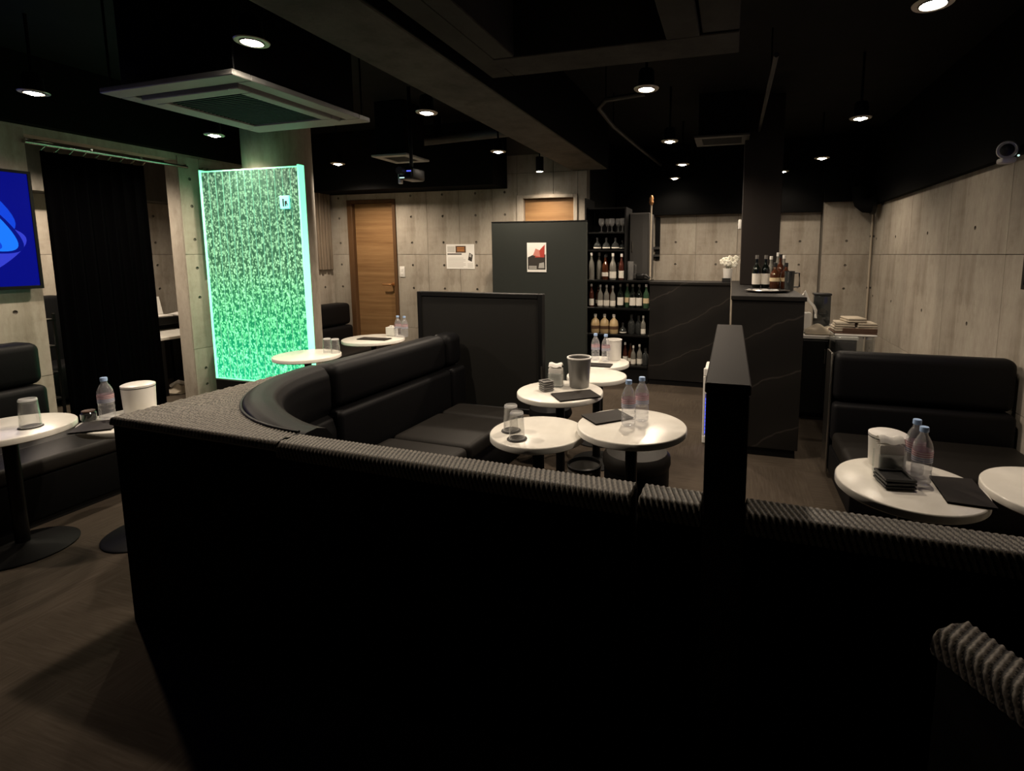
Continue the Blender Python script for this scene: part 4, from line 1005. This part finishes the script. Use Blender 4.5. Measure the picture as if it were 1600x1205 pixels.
put('amber', .40, 4.73, BZ, 'tall amber bottle behind the decanters on the bar end', .98)
put('clear', .44, 4.86, BZ, 'clear bottle at the right rear of the bar end', .95)
put('pale', .40, 5.0, BZ, 'slim pale bottle just right of the black column', 1.05)
put('pale', .455, 5.1, BZ, 'slim pale bottle behind the clear bottle at the bar end', .95)
put('squat', .43, 4.64, BZ, 'squat smoky bottle between the decanter and the tall amber bottle', .9)
put('clear', .33, 4.81, BZ, 'clear bottle behind the left amber decanter', .92)
t = thing('measuring_jug', 'brownish jug with a black handle at the right of the bar end', 'jug', (.44, 4.36, BZ))
obj('body', MB().lathe([(0, 0), (.034, 0), (.038, .14), (.042, .15), (.036, .145), (.03, .008), (0, .008)], 24), 'b_smoke', t); obj('handle', MB().tube([(.036, 0, .135), (.07, 0, .135), (.075, 0, .03), (.034, 0, .025)], .007, 8), 'neck', t)
# air purifier
t = thing('air_purifier', 'white slim air purifier with blue lights behind the low wall', 'air purifier', (-.17, 3.85, 0))
obj('body', MB().box(0.004, .155, .0, .34, .015, .55, .012, 3), 'white_plastic', t)
fb = MB(); fb.box(0, .155, -.03, -.001, .0, .06, .006, 1); fb.box(0, .155, -.03, -.001, .51, .57, .006, 1); fb.box(0, .016, -.03, -.001, .06, .51, .003, 1); fb.box(.139, .155, -.03, -.001, .06, .51, .003, 1)
for k in range(3): fb.box(.016, .139, -.03, -.001, .47 - k * .045, .482 - k * .045)
obj('front_frame', fb, 'white_plastic', t)
for k in range(10): obj('slat', MB().box(.0165, .1385, -.02, -.006, .075 + k * .028, .088 + k * .028), 'led_blue', t)
obj('foot', MB().box(.01, .14, .02, .32, 0, .0149), 'grey_plastic', t)

# ------------------------------------------------------------------ kitchen corner behind the right sofa
t = thing('service_cabinet', 'dark service cabinet with a pale top behind the right sofa', 'cabinet', (.585, 4.62, 0))
obj('body', MB().box(0, .42, .01, .6, .05, .70, .004, 1), 'dark_panel', t); obj('top', MB().box(-.01, .43, 0, .61, .701, .73, .004, 1), 'white_plastic', t)
for a, b in ((.01, .205), (.215, .41)):
    d_ = obj('door', MB().box(a, b, -.008, .009, .07, .69, .003, 1), 'dark_edge', t); obj('handle', MB().box(b - .03, b - .02, -.022, -.0085, .5, .62, .003, 1), 'galv', d_)
obj('foot', MB().box(.03, .39, .04, .57, 0, .049), 'dark_edge', t)
t = thing('clear_bin', 'clear acrylic ice bin in front of the service cabinet', 'bin', (.775, 4.24, 0))
obj('tub', MB().box(0, .27, 0, .28, .52, .79, .02, 3), 'acrylic', t); obj('rim', MB().box(-.008, .278, -.008, .288, .7905, .805, .004, 1), 'white_plastic', t)
obj('stand', MB().box(.02, .25, .02, .26, 0, .519, .004, 1), 'dark_edge', t)
t = thing('dish_tray', 'brown tray with white folded towels on the clear bin', 'tray', (.79, 4.25, .8055))
obj('tray', MB().box(-.03, .265, 0, .24, 0, .012, .004, 1).box(.03, .265, 0, .01, .012, .045, .003, 1), 'brown', t)
for x, z, rz_, lb in ((.045, .0125, .03, 'left folded towel in the lower layer on the brown tray'), (.19, .0125, -.05, 'right folded towel in the lower layer on the brown tray'), (.055, .0475, -.04, 'left folded towel in the upper layer on the brown tray'), (.20, .0475, .05, 'right folded towel in the upper layer on the brown tray'), (.12, .083, .15, 'topmost folded towel on the brown tray')):
    q = thing('folded_towel', lb, 'towel', (.79 + x, 4.365, .8055 + z), rz_, 'folded towels on the brown tray')
    obj('lower_fold', MB().box(-.068, .068, -.09, .09, 0, .017, .008, 3), 'cloth', q); obj('upper_fold', MB().box(-.066, .067, -.088, .089, .0172, .034, .008, 3), 'cloth', q)
t = thing('dish_cloth', 'crumpled pale cloth on the service cabinet top', 'cloth', (.735, 4.74, .734))
obj('cloth', MB().grid(lambda i, j: (-.12 + .24 * i, -.09 + .18 * j, .045 + .022 * math.sin(PI * i) * math.sin(PI * j) + .016 * math.sin(13 * i + 4 * j) * math.sin(PI * j) - .043 * (max(abs(2 * i - 1), abs(2 * j - 1)) ** 6)), 28, 24), 'cloth', t)
obj('hem', MB().tube([(-.12, -.09, .006), (.12, -.09, .006)], .005, 6), 'cloth', t)
t = thing('white_bowl', 'white bowl and cup pile right of the bar end', 'bowl', (.91, 4.93, .731))
obj('bowl', MB().lathe([(0, 0), (.03, 0), (.06, .04), (.07, .06), (.066, .06), (.055, .04), (.026, .006), (0, .006)], 28), 'white_plastic', t); obj('cup', MB().lathe([(0, .007), (.022, .007), (.03, .075), (.027, .075), (.02, .012), (0, .012)], 20), 'white_plastic', t)
t = thing('pot_dispenser', 'white gooseneck dispenser beside the bar end', 'dispenser', (.66, 5.02, .731))
obj('body', MB().box(-.045, .045, -.05, .05, 0, .15, .012, 3), 'white_plastic', t); obj('spout', MB().tube([(-.03, 0, .15), (-.035, 0, .30), (-.02, 0, .34), (.02, 0, .25), (.06, 0, .21), (.08, 0, .17), (.08, 0, .10)], .013, 10), 'white_plastic', t)
t = thing('bottle_box', 'dark-lidded clear container between the jug and dispenser', 'container', (.80, 5.12, .731)); obj('body', MB().box(-.07, .07, -.06, .06, 0, .30, .01, 2), 'b_smoke', t); obj('lid', MB().box(-.074, .074, -.064, .064, .3005, .32, .006, 2), 'neck', t)

# ------------------------------------------------------------------ things in the room beyond the curtain
t = thing('side_table', 'white-topped side table in the room beyond the curtain', 'table', (-5.62, 3.86, 0))
obj('top', MB().box(-.3, .3, -.26, .3, .56, .59, .004, 1), 'table', t)
for sx, sy in ((-.26, -.22), (.26, -.22), (-.26, .26), (.26, .26)): obj('leg', MB().box(sx - .02, sx + .02, sy - .02, sy + .02, 0, .559), 'black_metal', t)
t = thing('black_desk', 'black desk carrying the open white notebook beyond the curtain', 'desk', (-6.1, 4.05, 0))
obj('top', MB().box(-.02, .30, -.35, .45, .65, .73, .004, 1), 'dark_edge', t); obj('side', MB().box(-.01, .02, -.34, .44, 0, .649).box(-.46, -.02, -.34, -.30, 0, .649), 'dark_edge', t)
o = bpy.data.objects[t.name]
t = thing('open_laptop', 'open white notebook computer in the side room', 'laptop', (-5.95, 3.98, .7305), math.radians(80))
obj('base', MB().box(-.15, .15, -.1, .1, 0, .014, .003, 1), 'white_plastic', t); obj('lid', MB().box(-.15, .15, -.003, .003, 0, .2, .002, 1, mtx=Matrix.Translation((0, .1, .016)) @ Matrix.Rotation(math.radians(-18), 4, 'X')), 'white_plastic', t)
t = thing('paper_stack', 'loose stack of white papers beside the open notebook', 'papers', (-5.95, 4.3, .7305), .4); obj('sheets', MB().box(-.1, .1, -.13, .13, 0, .012, .001, 1), 'paper', t); obj('top_sheet', MB().box(-.1, .1, -.13, .13, .0125, .014, mtx=Matrix.Rotation(.2, 4, 'Z')), 'paper', t)
t = thing('white_stool', 'low white stool behind the curtain edge', 'stool', (-5.55, 4.12 - .75, 0)); obj('seat', MB().cyl(.12, .28, .32, bev=.008), 'table', t)
for k in range(3): obj('leg', MB().tube([(.07 * math.cos(2.1 * k), .07 * math.sin(2.1 * k), .279), (.1 * math.cos(2.1 * k), .1 * math.sin(2.1 * k), 0)], .01), 'white_plastic', t)
t = thing('black_sofa', 'black sofa in the side room, seen left of the curtain', 'sofa', (-6.5, 2.55, 0)); obj('back', MB().box(0, .18, 0, .9, .05, 1.0, .04, 3), 'leather', t); obj('seat', MB().box(.182, .6, 0, .9, .05, .38, .04, 3), 'leather', t)
t = thing('white_rack', 'narrow shelf rack with white items left of the curtain', 'rack', (-5.45, 2.72, 0))
for z in (.2, .42, .64, .86): obj('shelf', MB().box(-.14, .14, -.1, .1, z, z + .015), 'black_metal', t)
for sx, sy in ((-.13, -.09), (.13, -.09), (-.13, .09), (.13, .09)): obj('post', MB().box(sx - .008, sx + .008, sy - .008, sy + .008, 0, .92), 'black_metal', t)
for k, (x, y, z, hgt, mt, lb) in enumerate([(.05, .04, .655, .07, 'white_plastic', 'white cup on the upper rack shelf'), (.06, -.02, .435, .05, 'white_plastic', 'white cup on the middle rack shelf'), (.0, .05, .215, .09, 'cloth', 'beige cup on the lowest rack shelf')]):
    q = thing('cup', lb, 'cup', (-5.45 + x, 2.72 + y, z + .0008), 0, 'cups on the rack'); obj('bowl', MB().lathe([(0, 0), (.026, 0), (.036, hgt), (.032, hgt), (.023, .006), (0, .006)], 20), mt, q); obj('handle', MB().tube([(.033, 0, hgt * .8), (.055, 0, hgt * .7), (.052, 0, hgt * .35), (.03, 0, hgt * .25)], .004, 6), mt, q)

q = thing('white_flask', 'white flask on the floor right of the curtain hem', 'bottle', (-5.42, 3.63, 0.0)); obj('body', MB().lathe([(0, 0), (.035, 0), (.037, .005), (.037, .15), (.02, .18), (.018, .2), (0, .2)], 20), 'white_plastic', q); obj('cap', MB().cyl(.021, .2005, .23, n=16, bev=.003), 'white_plastic', q)
q = thing('laundry_heap', 'pale crumpled cloth heap on the floor right of the curtain', 'cloth', (-5.40, 3.83, 0.0)); obj('cloth', MB().grid(lambda i, j: (-.13 + .26 * i, -.11 + .22 * j, .003 + (.09 * math.sin(PI * i) * math.sin(PI * j) + .02 * math.sin(14 * i + 5 * j) * math.sin(PI * i) * math.sin(PI * j))), 26, 22), 'cloth', q); obj('fold', MB().tube([(-.08, -.05, .06), (0, -.03, .105), (.08, .02, .07)], .02, 8), 'paper', q)
